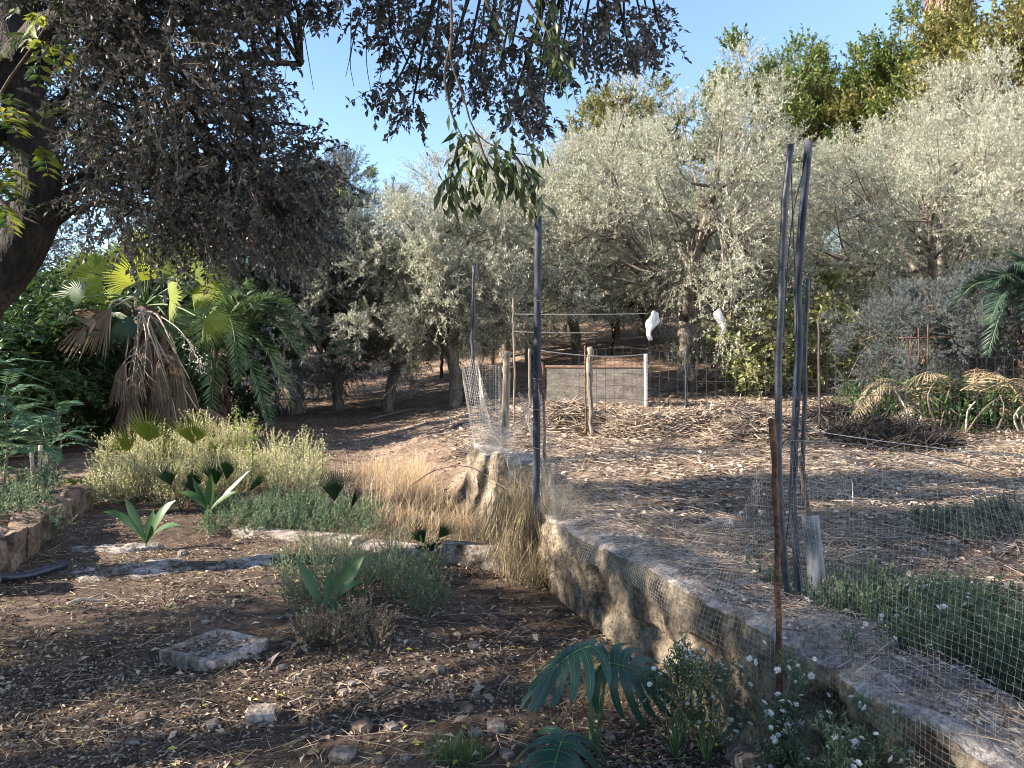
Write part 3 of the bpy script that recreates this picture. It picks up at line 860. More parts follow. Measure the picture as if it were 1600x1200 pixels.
def pinnate(g, rng, pts, n, L, Wd, m_leaf=0, m_stem=1, r=.003, ang=.9, lift=.2, taper=True, t0=.15):
    """a feather leaf: leaflets in pairs along a curved rachis"""
    q = curve(pts, 14)
    g.add(*tube(q, np.linspace(r, r * .3, 14), 4), m=m_stem)
    T = nrm(np.gradient(q, axis=0))
    t = np.linspace(t0, 1, n)
    idx = t * 13
    i0 = np.minimum(idx.astype(int), 12); f = (idx - i0)[:, None]
    pos = q[i0] * (1 - f) + q[i0 + 1] * f; tan = nrm(T[i0] * (1 - f) + T[i0 + 1] * f)
    side = nrm(np.cross(tan, A(0, 0, 1)) + 1e-4)
    up = np.cross(side, tan)
    prof = np.sin(PI * np.clip(.12 + .8 * t, 0, 1)) ** .6 if taper else np.ones(n)
    for s in (-1, 1):
        D = nrm(tan * math.cos(ang) + side * s * math.sin(ang) + up * lift + rng.normal(0, .08, (n, 3)) + A(0, 0, -.08))
        V, F = leaf_quads(pos, D, up + rng.normal(0, .15, (n, 3)), L * prof * rng.uniform(.85, 1.1, n), Wd * prof, fold=.25, mid=.4)
        g.add(V, F, m=m_leaf)


# sprays of yellow-green compound leaves by the oak trunk
rng = np.random.default_rng(5)
t = thing('climbing_plant', 'thin climbing plant with yellow-green feathered leaves around the dark oak trunk', 'plant', (-4.7, 6.3, 0.2))
stem = G()
for pts in ([A(-4.7, 6.3, .0), A(-4.35, 5.6, 1.6), P(-20, 300, 5.0), P(-10, 170, 4.9), P(60, 60, 4.8), P(110, -20, 4.8)], [P(-10, 300, 5), P(20, 330, 5), P(60, 350, 5)], [P(-10, 180, 4.9), P(60, 195, 4.9), P(130, 230, 4.9)]):
    q = curve(pts, 20); stem.add(*tube(q, np.linspace(.018, .005, 20), 5))
stem.build('stem', M['twig'], t, smooth=True)
for k, (a, b, c_, d_) in enumerate([(60, 60, 5, 75), (70, 55, 60, 120), (80, 50, 130, 85), (85, 30, 105, 5), (70, 20, 40, 60), (90, 60, 100, 105), (-10, 165, 45, 160), (-10, 180, 60, 185), (0, 190, 30, 200), (60, 195, 95, 165),
                                    (100, 215, 145, 238), (-10, 290, 25, 300), (-10, 300, 50, 325), (0, 270, 40, 285), (-10, 320, 20, 350), (50, 20, 20, 10), (100, 0, 120, 40), (60, 230, 75, 260), (0, 230, 35, 245)]):
    z = rng.uniform(4.6, 5.1)
    g = G()
    pinnate(g, rng, [P(a, b, z), P((a + c_) / 2, (b + d_) / 2 - 8, z), P(c_, d_ + 12, z - .05)], 7, .13, .046, ang=1.0, lift=.0, t0=.2)
    g.build('leaf', [M['yellow_leaf'] if k % 3 else M['lance_leaf'], M['green_stem']], t)

# ------------------------------------------------------------------ palms
def fan(g, H, u, w, r, n=26, spread=2.3, split=.6, droop=.12, pleat=.035, m=0, rng=RNG, tipw=.12):
    """fan blade: pleated segments from the hub, free tips drooping"""
    u = nrm(A(*u)); w = nrm(A(*w)); v = nrm(np.cross(w, u)); w = np.cross(u, v)
    an = np.linspace(-spread / 2, spread / 2, n + 1)
    R = r * (1 - .12 * (2 * np.abs(np.linspace(-.5, .5, n + 1))) ** 2)
    dirs = np.cos(an)[:, None] * u + np.sin(an)[:, None] * v
    for i in range(n):
        am = (an[i] + an[i + 1]) / 2; d = math.cos(am) * u + math.sin(am) * v
        rr = R[i] * rng.uniform(.9, 1.06)
        a = H + dirs[i] * rr * split; b = H + dirs[i + 1] * rr * split; c = H + d * rr * split + w * (pleat * rr)
        dz = A(0, 0, -1) * droop * rr * rng.uniform(.5, 1.6)
        e = H + d * rr + dz
        a2 = (a * .45 + e * .55) + dz * -.15; 
        g.add([H, a, c, b, e], [[0, 1, 2], [0, 2, 3], [1, 4, 2], [2, 4, 3]], m=m)


def fan_palm():
    rng = np.random.default_rng(91)
    D0 = 13.4
    b = base(238, D0)
    t = thing('fan_palm', 'shaggy fan palm with a skirt of dead brown fans behind the pale weeds', 'palm', b)
    hub = P(228, 478, D0)
    g = G()
    pts = curve([b - A(0, 0, .3), (b + hub) / 2 + A(.05, 0, 0), hub], 14)
    g.add(*tube(pts, np.array([.36, .36, .34, .33, .32, .31, .31, .30, .30, .29, .28, .25, .2, .12]) * 1.0, 14))
    # old leaf bases
    for i in range(90):
        f = rng.uniform(.1, .95); c = pts[0] + (pts[-1] - pts[0]) * f; a = rng.uniform(0, 2 * PI)
        o = A(math.cos(a), math.sin(a), 0)
        q = np.array([c + o * .28, c + o * .36 + A(0, 0, .1), c + o * .42 + A(0, 0, .22)])
        g.add(*tube(q, [.045, .035, .015], 4))
    g.build('trunk', M['palm_fibre'], t, smooth=False)
    view = A(0, -1, 0)
    # live fans: hub pixel, blade direction, facing, radius, spread, material
    live = [((160, 440), (-.5, -.1, .5), (.25, -1, .2), .70, 5.0, 'fan_leaf'), ((238, 405), (.1, .1, 1), (.2, -1, .1), .72, 3.0, 'fan_leaf'), ((196, 418), (-.4, .2, 1), (.1, -1, .2), .72, 2.8, 'fan_leaf'),
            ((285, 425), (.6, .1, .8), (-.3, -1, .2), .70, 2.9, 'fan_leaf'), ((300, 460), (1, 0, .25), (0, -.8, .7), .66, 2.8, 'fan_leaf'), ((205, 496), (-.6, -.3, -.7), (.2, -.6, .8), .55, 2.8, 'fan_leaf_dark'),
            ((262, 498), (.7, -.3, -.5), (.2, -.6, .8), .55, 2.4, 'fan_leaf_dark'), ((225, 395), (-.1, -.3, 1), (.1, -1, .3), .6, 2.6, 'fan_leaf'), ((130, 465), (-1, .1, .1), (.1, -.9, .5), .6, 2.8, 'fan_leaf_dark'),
            ((318, 500), (1, .2, -.3), (.1, -.7, .7), .6, 2.6, 'fan_leaf'), ((262, 432), (.3, .5, .9), (0, -1, .3), .7, 2.8, 'fan_leaf'), ((180, 470), (-.8, .4, .3), (.1, -1, .5), .55, 2.8, 'fan_leaf'),
            ((140, 425), (-.8, 0, .7), (.3, -1, .1), .62, 3.2, 'fan_leaf'), ((265, 468), (.5, -.4, .3), (-.2, -1, .4), .5, 3.4, 'fan_leaf'), ((215, 440), (-.2, -.4, .8), (.2, -1, .2), .6, 3.4, 'fan_leaf'), ((310, 440), (.8, .2, .5), (-.1, -1, .4), .6, 2.8, 'fan_leaf')]
    for (hp, u, w, r, sp, mt) in live:
        dd = D0 + rng.uniform(-.8, .3)
        H = P(hp[0], hp[1], dd)
        g = G()
        q = curve([hub + A(0, 0, .02), (hub + H) / 2 + A(0, 0, .12), H], 7)
        g.add(*tube(q, np.linspace(.022, .012, 7), 5), m=1)
        fan(g, H, u, w, r, n=32, spread=sp, droop=.10, split=.55, rng=rng)
        g.build('fan', [M[mt], M['green_stem']], t)
    dead = [((163, 488), (-.9, -.3, -.42), (.1, -.9, .5), .85, 1.5), ((175, 480), (-.55, -.2, -.9), (.2, -1, .2), .75, 1.1), ((208, 606), (-.05, -.1, -1), (0, -1, .1), .75, .95), ((243, 632), (.06, -.15, -1), (0, -1, .1), .5, .7),
            ((266, 610), (0, -.1, -1), (.1, -1, .1), .72, .6), ((282, 578), (.03, -.1, -1), (0, -1, .1), .85, .5), ((296, 592), (.12, -.05, -1), (.2, -1, .1), .8, .55), ((308, 640), (.9, -.1, -.3), (0, -.7, .8), .6, .7), ((190, 630), (-.1, .1, -1), (0, -1, 0), .55, .6), ((215, 560), (0, -.1, -1), (0, -1, .1), .7, .7), ((248, 560), (.1, -.1, -1), (0, -1, .1), .75, .6), ((230, 520), (-.05, -.1, -1), (0, -1, .1), .6, .7), ((270, 540), (.2, -.1, -1), (0, -1, .1), .7, .6), ((196, 560), (-.15, -.1, -1), (0, -1, .1), .7, .6)]
    for (hp, u, w, r, sp) in dead:
        dd = D0 - rng.uniform(.3, .6)
        H = P(hp[0], hp[1], dd)
        g = G()
        q = curve([hub + A(rng.uniform(-.15, .15), -.2, -.1), (hub + H) / 2 + A(rng.normal(0, .1), -.15, .15), H], 8)
        g.add(*tube(q, np.linspace(.022, .012, 8), 5), m=1)
        fan(g, H, u, w, r, n=26, spread=sp, split=.42, droop=.25, pleat=.10, rng=rng)
        g.build('fan', [M['fan_dead'], M['stalk']], t, label='dead brown fan hanging down')
    # flower stalks, pale and bare
    for (a, bb) in (((215, 490), (206, 600)), ((235, 490), (250, 560)), ((222, 492), (225, 590)), ((245, 490), (312, 565))):
        g = G()
        dd = D0 - .75
        q = curve([P(a[0], a[1], D0 - .3), P((a[0] + bb[0]) / 2 + rng.normal(0, 5), (a[1] + bb[1]) / 2 - 10, dd), P(bb[0], bb[1], dd)], 12)
        g.add(*tube(q, np.linspace(.011, .006, 12), 5))
        for j in range(6, 12):
            for s in range(2):
                e = q[j] + A(rng.normal(0, .16), rng.normal(0, .1), -rng.uniform(.1, .3))
                g.add(*tube(curve([q[j], (q[j] + e) / 2 + A(rng.normal(0, .05), 0, .03), e], 5), np.linspace(.0045, .002, 5), 4))
                if bb[0] > 300:
                    Bq = e + rng.normal(0, .04, (8, 3))
                    V, F = leaf_quads(Bq, rdir(rng, 8), rdir(rng, 8), .03, .022); g.add(V, F, m=1)
        g.build('flower_stalk', [M['stalk'], M['flower']], t)


fan_palm()


def date_palm(name, label, b, hub, fronds, rng, mat, trunk_r=.22, lf=.42):
    t = thing(name, label, 'palm', b)
    g = G()
    g.add(*tube(curve([b - A(0, 0, .3), hub - A(0, 0, .05)], 6), [trunk_r * 1.2, trunk_r, trunk_r, trunk_r, trunk_r * .8, trunk_r * .3], 9))
    for i in range(40):
        a = rng.uniform(0, 2 * PI); f = rng.uniform(.1, 1); c = b + (hub - b) * f; o = A(math.cos(a), math.sin(a), 0)
        g.add(*tube(np.array([c + o * trunk_r * .8, c + o * trunk_r * 1.3 + A(0, 0, .1), c + o * trunk_r * 1.5 + A(0, 0, .2)]), [.05, .04, .015], 4))
    g.build('trunk', M['palm_fibre'], t)
    for fr in fronds:
        g = G()
        pinnate(g, rng, [hub] + fr, 64, lf, .034, r=.02, ang=.75, lift=.32, t0=.12)
        g.build('frond', [M[mat], M['green_stem']], t)
    return t


rng = np.random.default_rng(14)
D1 = 14.8
hub = P(345, 545, D1)
def arc(hub, ex, ey, ez, lift):
    e = hub + A(ex, ey, ez)
    return [hub + (e - hub) * .35 + A(0, 0, lift), hub + (e - hub) * .72 + A(0, 0, lift * .95), e]
fr = [arc(hub, 1.55, -.3, .55, .5), arc(hub, 1.7, -.5, -.2, .55), arc(hub, 1.5, -.6, -1.1, .7), arc(hub, 1.2, -.9, -1.35, .5), arc(hub, .7, -1.0, -.6, .8), arc(hub, .5, -.3, 1.1, .3), arc(hub, -.6, -.4, .9, .4), arc(hub, -.9, -.8, .1, .5),
      arc(hub, 1.2, .5, .9, .4), arc(hub, .1, -1.2, -.4, .9), arc(hub, 1.6, .1, .05, .6), arc(hub, .9, -.7, .7, .4), arc(hub, -.9, .6, .3, .6), arc(hub, .3, .9, .6, .6), arc(hub, -.3, -1.1, -.9, .6), arc(hub, .25, -1.1, -1.1, .5), arc(hub, -.7, -.8, -.7, .6), arc(hub, 1.9, -.2, .2, .55)]
date_palm('date_palm', 'date palm with arching green feather fronds between fan palm and dirt path', base(345, D1), hub, fr, rng, 'palm_frond', trunk_r=.13)
D2 = 13.0
hub = P(1625, 505, D2)
fr = [arc(hub, -.9, -.2, .6, .4), arc(hub, -1.1, -.4, 0, .5), arc(hub, -1.0, -.2, -.5, .6), arc(hub, -.5, -.3, 1.0, .3), arc(hub, .2, -.4, 1.2, .3), arc(hub, -.8, .6, .5, .4), arc(hub, .9, -.2, .6, .5), arc(hub, -.6, -.8, -.4, .6), arc(hub, 1, 0, 0, .6), arc(hub, -1.3, .3, .3, .5)]
date_palm('date_palm', 'feather palm with shade-darkened fronds reaching in from the right edge above the frond heap', base(1625, D2), hub, fr, rng, 'palm_shade_tint')

# tall palm whose shaggy trunk shows at the upper right
t = thing('tall_palm', 'tall shaggy palm trunk rising out of the picture at upper right', 'palm', base(1478, 48))
b = base(1478, 48)
g = G(); g.add(*tube(curve([b, b + A(0, 0, 12), b + A(.2, 0, 23), b + A(.2, 0, 30)], 16), np.linspace(.5, .42, 16), 12))
g.build('trunk', M['palm_fibre'], t, smooth=True)
g = G(); rng = np.random.default_rng(8)
n = 7000; f = rng.uniform(15.5, 29.5, n); a = rng.uniform(0, 2 * PI, n); rad = rng.uniform(.5, 1.35, n) * np.interp(f, [15.5, 19, 29.5], [.75, 1, 1.1])
Bq = b + np.c_[np.cos(a) * rad + .2, np.sin(a) * rad, f]
V, F = leaf_quads(Bq, np.c_[np.cos(a) * .3, np.sin(a) * .3, np.full(n, -1.0)] + rng.normal(0, .12, (n, 3)), np.c_[np.cos(a), np.sin(a), np.zeros(n)], rng.uniform(.6, 1.5, n), .12); g.add(V, F)
g.build('dead_skirt', M['fan_dead'], t)
for k in range(14):
    a = k / 14 * 2 * PI; g = G(); h = b + A(.2, 0, 30); e = A(math.cos(a), math.sin(a), .3 + .5 * (k % 3))
    H = h + nrm(e) * 1.3
    g.add(*tube(curve([h, H], 4), .03, 4), m=1); fan(g, H, e, A(0, 0, 1), 1.2, n=24, spread=2.6, droop=.2)
    g.build('fan', [M['fan_leaf'], M['stalk']], t)

# ------------------------------------------------------------------ posts, stakes and wire
def post(name, label, cat, pts, r, mat, sides=10, n=14, group=None, wob=.004, part='shaft'):
    q = curve(pts, n); rg = np.random.default_rng(len(label))
    q[1:] += rg.normal(0, wob, (n - 1, 3)) * A(1, 1, .2)
    g = G(); g.add(*tube(q, np.broadcast_to(r, (n,)) if np.ndim(r) == 0 else np.interp(np.linspace(0, 1, n), np.linspace(0, 1, len(r)), r), sides))
    o = g.build(name, mat, None, smooth=True, origin=tuple(q[0]), label=label, category=cat)
    if group: o['group'] = group
    return o


dP = 5.85
post_top = P(841, 338, dP); post_foot = P(838, 802, dP)
tp_ = thing('fence_post', 'tall blue-black pipe post standing on the wall in the middle', 'post', post_foot)
g = G(); q = curve([post_foot - A(0, 0, .2), P(839, 600, dP), post_top], 16); g.add(*tube(q, .0285, 14)); g.build('pipe', M['pipe_blue'], tp_, smooth=True)
for py in (592, 640, 700, 470):
    g = G(); c = P(839.5, py, dP); a = np.linspace(0, 2 * PI, 13); g.add(*tube(c + np.c_[np.cos(a) * .032, np.sin(a) * .032, np.sin(a * 2) * .004], .0022, 4, cap=False)); g.build('wire_tie', M['wire'], tp_)
post('fence_post', 'slim dark knotty post at the far end of the wall', 'post', [P(737, 600, 8.7) - A(0, 0, .25), P(739, 500, 8.7), P(741, 414, 8.7)], [.03, .025, .026, .02, .028], M['pipe_black'], wob=.007)
post('metal_stake', 'rusty stake leaning against the near black pipe', 'stake', [P(1221, 1178, 2.84) - A(0, 0, .25), P(1216, 900, 2.86), P(1207, 655, 2.9)], [.012, .0115, .011, .013], M['rust'], sides=6)
post('black_pipe', 'left black pipe of the tall leaning pair', 'pipe', [P(1243, 985, 3.62) - A(0, 0, .1), P(1224, 860, 3.6), P(1216, 700, 3.6), P(1219, 500, 3.6), P(1224, 360, 3.6), P(1235, 226, 3.6)], [.017, .017, .0165, .017, .0165, .016], M['pipe_black'], n=24, wob=.002)
post('black_pipe', 'right black pipe of the tall leaning pair, with a pale scuff', 'pipe', [P(1256, 990, 3.66) - A(0, 0, .1), P(1246, 900, 3.65), P(1239, 760, 3.65), P(1247, 560, 3.65), P(1248, 420, 3.65), P(1264, 220, 3.65)], [.016, .0175, .018, .018, .0185, .018], M['pipe_blue'], n=24, wob=.002)
# cable looped between the two pipes
t = thing('cable', 'thin black cable looped between the two tall pipes', 'cable', P(1243, 985, 3.63))
g = G()
zc = 3.6
g.add(*tube(curve([P(1262, 240, zc), P(1252, 280, zc), P(1240, 330, zc), P(1232, 400, zc), P(1227, 480, zc), P(1225, 540, zc), P(1230, 552, zc), P(1240, 552, zc), P(1245, 540, zc), P(1243, 440, zc), P(1239, 350, zc), P(1236, 240, zc)], 70), .0028, 5))
for py, sgn in ((612, -1), (652, 1), (700, -1)):
    g.add(*tube(curve([P(1219, py + 22 * -sgn * .6, zc), P(1223, py + 6 * sgn, zc), P(1232, py + 14 * sgn, zc), P(1241, py + 8 * sgn, zc), P(1246, py - 16 * sgn, zc)], 20), .0032, 5))
g.add(*tube(curve([P(1238, 690, zc), P(1235, 780, zc), P(1228, 850, zc), P(1226, 890, zc), P(1240, 950, zc), P(1256, 985, zc)], 30), .0032, 5))
g.build('loop', M['pipe_black'], t, smooth=True)
post('grey_pipe', 'grey plastic pipe sleeve leaning behind the black pipes', 'pipe', [P(1282, 940, 3.95) - A(0, 0, .12), P(1267, 806, 4.0)], [.044, .044, .042], M['pipe_grey'], sides=14, n=8, wob=.001)
post('wooden_stake', 'dark stake standing in the grey plastic pipe', 'stake', [P(1278, 900, 3.97), P(1263, 800, 4.0), P(1251, 712, 4.0)], [.012, .0125, .016], M['dark_twig'], sides=7)
GS = 'thin stakes of the far wire fence'
post('fence_stake', 'slim dark stake right behind the leaning black pipes', 'stake', [P(1253, 735, 7.2) - A(0, 0, .35), P(1258, 560, 7.2), P(1262, 436, 7.2)], [.022, .02, .02], M['pipe_black'], sides=7, group=GS)
post('fence_stake', 'thin stake right of the black pipes by the dark twig pile', 'stake', [P(1282, 690, 11.6) - A(0, 0, .2), P(1280, 600, 11.6), P(1279, 500, 11.6)], .018, M['dark_twig'], sides=6, group=GS)
post('fence_stake', 'thin black stake in front of the forked olive trunk', 'stake', [P(1073, 672, 12.4) - A(0, 0, .2), P(1072, 600, 12.4), P(1071, 545, 12.4)], .017, M['pipe_black'], sides=6, group=GS)
post('fence_stake', 'dark rod just right of the tall middle post', 'stake', [P(851, 712, 9.6) - A(0, 0, .2), P(850, 640, 9.6), P(848, 566, 9.6)], .02, M['rust'], sides=6, group=GS)
post('fence_stake', 'thin tall rod between the netted wall end and the middle post', 'stake', [P(804, 640, 12) - A(0, 0, .2), P(803, 540, 12), P(802, 466, 12)], .018, M['wood_grey'], sides=6, group=GS)
post('fence_stake', 'short pale rod left of the middle post', 'stake', [P(828, 600, 13) - A(0, 0, .4), P(827, 545, 13)], .025, M['wood_grey'], sides=6, group=GS)
post('wooden_post', 'grey wooden post with a rusty rod in the dry field', 'post', [P(925, 668, 12.2) - A(0, 0, .2), P(922, 600, 12.2), P(921, 543, 12.2)], [.04, .036, .045, .055, .05], M['wood_grey'], sides=7, wob=.012)
post('fence_stake', 'rusty rod touching the grey wooden post', 'stake', [P(916, 660, 12.1) - A(0, 0, .2), P(914, 540, 12.1)], .016, M['rust'], sides=6, group=GS)
post('white_post', 'short pale post at the end of the low grey wall', 'post', [P(1010, 622, 15.6) - A(0, 0, .2), P(1009, 553, 15.6)], .04, M['white_paint'], sides=8, wob=.003)
post('wooden_post', 'pale weathered post top wrapped in torn netting on the wall', 'post', [P(790, 660, 9.2) - A(0, 0, .2), P(790, 600, 9.2), P(793, 549, 9.2)], [.045, .048, .04], M['wood_grey'], sides=7, wob=.008)


def net(name, label, pos, nu, nv, mat, r, cat='wire netting', su=1, sv=1, loc=(0, 0, 0), part='netting', skip=0, rng=None, parent=None, ku=48, kv=32):
    """welded netting: horizontal and upright wires over a surface pos(u, v)"""
    g = G()
    u = np.linspace(0, 1, ku); vv = np.linspace(0, 1, nv)
    U, Vv = np.meshgrid(u, vv); p = pos(U, Vv); g.add(*tubes(p, r, 3))
    u2 = np.linspace(0, 1, nu); v2 = np.linspace(0, 1, kv)
    U, Vv = np.meshgrid(u2, v2, indexing='ij'); g.add(*tubes(pos(U, Vv), r, 3))
    t = parent or thing(name, label, cat, loc)
    g.build(part, mat, t)
    return t


F0 = A(wall_x(5.85) + .02, 5.85, 0); F1 = A(1.0, 2.86, 0); F2 = A(1.42, 1.35, 0)
def near_net(U, Vv):
    x = F1[0] + (F2[0] - F1[0]) * U; y = F1[1] + (F2[1] - F1[1]) * U
    wob = .022 * np.sin(U * 9 + Vv * 4) + .02 * np.sin(Vv * 7 + U * 3) + .03 * fbm(U * 7, Vv * 5, 3)
    z = .32 + Vv * (1.0 + .03 * np.sin(U * 5)) - .03 * U
    return np.stack([x + wob + .05 * np.sin(Vv * 3), y + wob * .3, z], -1)
t = net('wire_netting', 'square wire netting stretched right from the rusty stake across the weeds', near_net, 80, 44, M['wire'], .00037, loc=F1)
g = G(); g.add(*tube(near_net(np.linspace(0, 1, 40), np.ones(40)), .0018, 5)); g.build('top_wire', M['wire'], t)
def mid_net(U, Vv):
    x = F0[0] + (F1[0] - F0[0]) * U; y = F0[1] + (F1[1] - F0[1]) * U
    top = np.interp(U, [0, .12, .35, .7, .9, 1], [1.5, 1.05, .82, .80, 1.0, 1.28]); bot = np.interp(U, [0, .3, .6, 1], [.52, .40, .46, .42])
    z = bot + (top - bot) * Vv
    wob = .03 * np.sin(U * 14 + Vv * 3) + .03 * np.sin(U * 5 + 2)
    lean = .28 * np.sin(PI * U) * Vv ** 1.5
    return np.stack([x - .05 + wob + lean, y + wob * .3 + .1 * np.sin(PI * U) * Vv, z], -1)
net('wire_netting', 'sagging wire netting along the wall top between the middle post and the rusty stake', mid_net, 118, 26, M['wire'], .0006, loc=F0, ku=70)
E0 = P(735, 690, 8.55); E1 = A(.17, 5.9, 0)
def end_net(U, Vv):
    a = np.interp(U, [0, .25, .4, .7, 1], [0, .25, .42, .7, 1])
    x = -.50 + (.21 + .50) * a; y = 8.5 + (5.9 - 8.5) * a
    top = np.interp(U, [0, .2, .3, .42, .6, .8, 1], [1.6, 1.62, 1.5, 1.0, 1.02, 1.3, 1.47]); bot = np.interp(U, [0, .3, 1], [.62, .8, .6])
    z = bot + (top - bot) * Vv
    cr = .10 * np.sin(U * 21 + Vv * 5) * np.interp(U, [0, .25, .5, .8, 1], [.5, .3, 1.2, .9, .1])
    return np.stack([x + cr, y + cr * .7 + .06 * np.sin(Vv * 8), z + .05 * np.sin(U * 25) * Vv], -1)
net('wire_netting', 'crumpled pale wire netting over the crumbling wall end left of the middle post', end_net, 64, 32, M['wire'], .0011, loc=E0, ku=90)
cyl_c = P(757, 690, 8.9)
def roll(U, Vv):
    a = U * 2 * PI * 1.2; r = .17 + .02 * np.sin(a * 3) + .02 * U
    return np.stack([cyl_c[0] + r * np.cos(a), cyl_c[1] + r * np.sin(a), .62 + Vv * .98], -1)
net('netting_roll', 'upright roll of wire netting standing at the far wall end', roll, 40, 36, M['wire'], .0011, cat='netting roll', loc=cyl_c, ku=60)
# flattened netting lying on the field right of the pipes
fl0 = P(1275, 695, 6.0)
def flat_net(U, Vv):
    x = .0 + 2.45 + U * .75 - .1 * Vv; y = 5.7 + Vv * .45
    return np.stack([x, y + .1 * U, hgt(x, y) + .16 + .28 * Vv + .06 * np.sin(U * 8 + Vv * 5)], -1)
net('wire_netting', 'pale torn netting piece lying on the straw right of the black pipes', flat_net, 16, 12, M['wire'], .0018, loc=fl0)
# far stock fence
S0 = base(905, 13.0); S1 = A(4.75, 11.7, 0); S2 = A(9.2, 11.2, 0)
def stock(U, Vv):
    k = .42
    x = np.where(U < k, S0[0] + (S1[0] - S0[0]) * U / k, S1[0] + (S2[0] - S1[0]) * (U - k) / (1 - k))
    y = np.where(U < k, S0[1] + (S1[1] - S0[1]) * U / k, S1[1] + (S2[1] - S1[1]) * (U - k) / (1 - k))
    gz = hgt0(x, y)
    return np.stack([x, y, gz + .05 + Vv * (1.22 + .05 * np.sin(U * 17)) + .03 * np.sin(U * 23)], -1)
net('stock_fence', 'dark wide-mesh stock fence crossing the field in front of the olive trees', stock, 62, 7, M['dark_wire'], .0042, cat='wire fence', loc=S0, ku=90)
# single wires
def line(name, label, a, b, sag, r, mat, cat='wire'):
    q = a + (b - a) * np.linspace(0, 1, 24)[:, None]; q[:, 2] -= sag * 4 * np.linspace(0, 1, 24) * (1 - np.linspace(0, 1, 24))
    g = G(); g.add(*tube(q, r, 4)); g.build(name, mat, None, origin=tuple(a), label=label, category=cat)
line('line_wire', 'upper pale wire strung from the slim rod to the left white bag', P(802, 491, 12), P(1012, 490, 17), .01, .008, M['wire'])
line('line_wire', 'lower pale wire strung past the middle post below the other wire', P(802, 518, 12), P(935, 519, 16), .02, .008, M['wire'])
line('line_wire', 'slack pale wire running from the middle post to the short white post', P(845, 548, 9.5), P(1009, 553, 15.6), .06, .008, M['wire'])
line('line_wire', 'loose white cord running right from the black pipes across the field', P(1262, 672, 5.2), P(1640, 716, 5.6), .02, .0035, M['white_paint'], 'cord')


# white bags tied to the wire
def bag(px, py, d, h, label, seed):
    rg = np.random.default_rng(seed)
    t = P(px, py, d); n, k = 16, 12
    Vb = np.zeros((k, n, 3))
    for i, f in enumerate(np.linspace(0, 1, k)):
        w = np.interp(f, [0, .08, .35, .6, .75, 1], [.02, .09, .13, .07, .05, .04]) * h / .7
        a = np.arange(n) / n * 2 * PI
        r = w * (1 + .35 * np.sin(a * 3 + f * 5 + seed) + .2 * np.sin(a * 5 - f * 7))
        Vb[i] = t + np.c_[r * np.cos(a) + .06 * math.sin(f * 5 + seed), r * np.sin(a) * .5, np.full(n, -f * h) + .03 * np.sin(a * 2)]
    g = G(); i = (np.arange(k - 1)[:, None] * n + np.arange(n)[None]); j = (np.arange(k - 1)[:, None] * n + (np.arange(n)[None] + 1) % n)
    g.add(Vb.reshape(-1, 3), np.stack([i, j, j + n, i + n], -1).reshape(-1, 4))
    g.build('plastic_bag', M['plastic_white'], None, smooth=True, origin=tuple(t), label=label, category='plastic bag')
bag(1018, 487, 17.0, .62, 'crumpled white plastic bag hanging left of the forked olive trunk', 1)
bag(1127, 484, 17.0, .52, 'crumpled white plastic bag hanging right of the forked olive trunk', 4)
line('line_wire', 'thin dark wire holding the two white bags', P(1012, 489, 17.05), P(1300, 470, 16.5), .02, .005, M['dark_wire'])
# rusty grid frame by the frond heap
t = thing('rebar_grid', 'rusty wire grid standing behind the dry frond heap', 'metal grid', P(1445, 560, 12.6))
for a, b in (((1405, 528), (1490, 527)), ((1435, 512), (1436, 565)), ((1450, 505), (1449, 570)), ((1422, 530), (1423, 556))):
    g = G(); g.add(*tube(curve([P(a[0], a[1], 12.6), P(b[0], b[1], 12.6)], 5), .012, 5)); g.build('rod', M['rust'], t)

# ------------------------------------------------------------------ heaps in the field
GHY = 'straw heaps across the dry field'
def straw_heap(px, d, rx, ry, h, label, mat='straw', name='straw_heap', cat='straw heap', group=GHY, n=900, L=(.15, .45), dark=False, lift=.3):
    rg = np.random.default_rng(int(px * 7 + d * 13))
    c = base(px, d); t = thing(name, label, cat, c, group)
    a = np.linspace(0, 2 * PI, 29)[:-1]; g = G()
    rings = np.linspace(0, 1, 9)
    V = []
    for f in rings:
        r = f * (1 + .2 * np.sin(a * 3 + px)) + 0
        x = c[0] + rx * r * np.cos(a); y = c[1] + ry * r * np.sin(a)
        z = hgt(x, y) - .03 + h * (1 - f ** 2) ** 1.2 * (1 + .5 * fbm(x * 3, y * 3))
        V.append(np.c_[x, y, z])
    V = np.array(V); m = len(a); i = np.arange(8)[:, None] * m + np.arange(m)[None]; j = np.arange(8)[:, None] * m + (np.arange(m)[None] + 1) % m
    g.add(V.reshape(-1, 3), np.stack([i, i + m, j + m, j], -1).reshape(-1, 4))
    g.build('mound', M['soil_dark'] if dark else M['ground'], t, smooth=True)
    g = G()
    aa = rg.uniform(0, 2 * PI, n); f = np.sqrt(rg.random(n))
    x = c[0] + rx * f * np.cos(aa); y = c[1] + ry * f * np.sin(aa)
    z = hgt(x, y) + h * (1 - f ** 2) ** 1.2 + .01
    V, F = sticks(np.c_[x, y, z + rg.random(n) * .05], rg.uniform(L[0], L[1], n), rg.uniform(.007, .014, n) if not dark else rg.uniform(.01, .022, n), rg, tilt=lift)
    g.add(V, F); g.build('straw' if not dark else 'twigs', M[mat], t, kind='stuff')
straw_heap(890, 12.9, .75, .5, .45, 'rounded golden straw heap right of the middle post')
straw_heap(980, 12.6, .45, .4, .32, 'small straw heap right of the grey wooden post')
straw_heap(1010, 12.0, .8, .5, .36, 'flat golden straw heap in front of the short white post')
straw_heap(1085, 12.2, .65, .5, .36, 'straw heap at the foot of the black stake')
straw_heap(1150, 13.0, .7, .5, .4, 'straw heap between the black stake and the leaning pipes')
straw_heap(1195, 11.2, .8, .5, .32, 'grey straw heap just left of the leaning pipes')
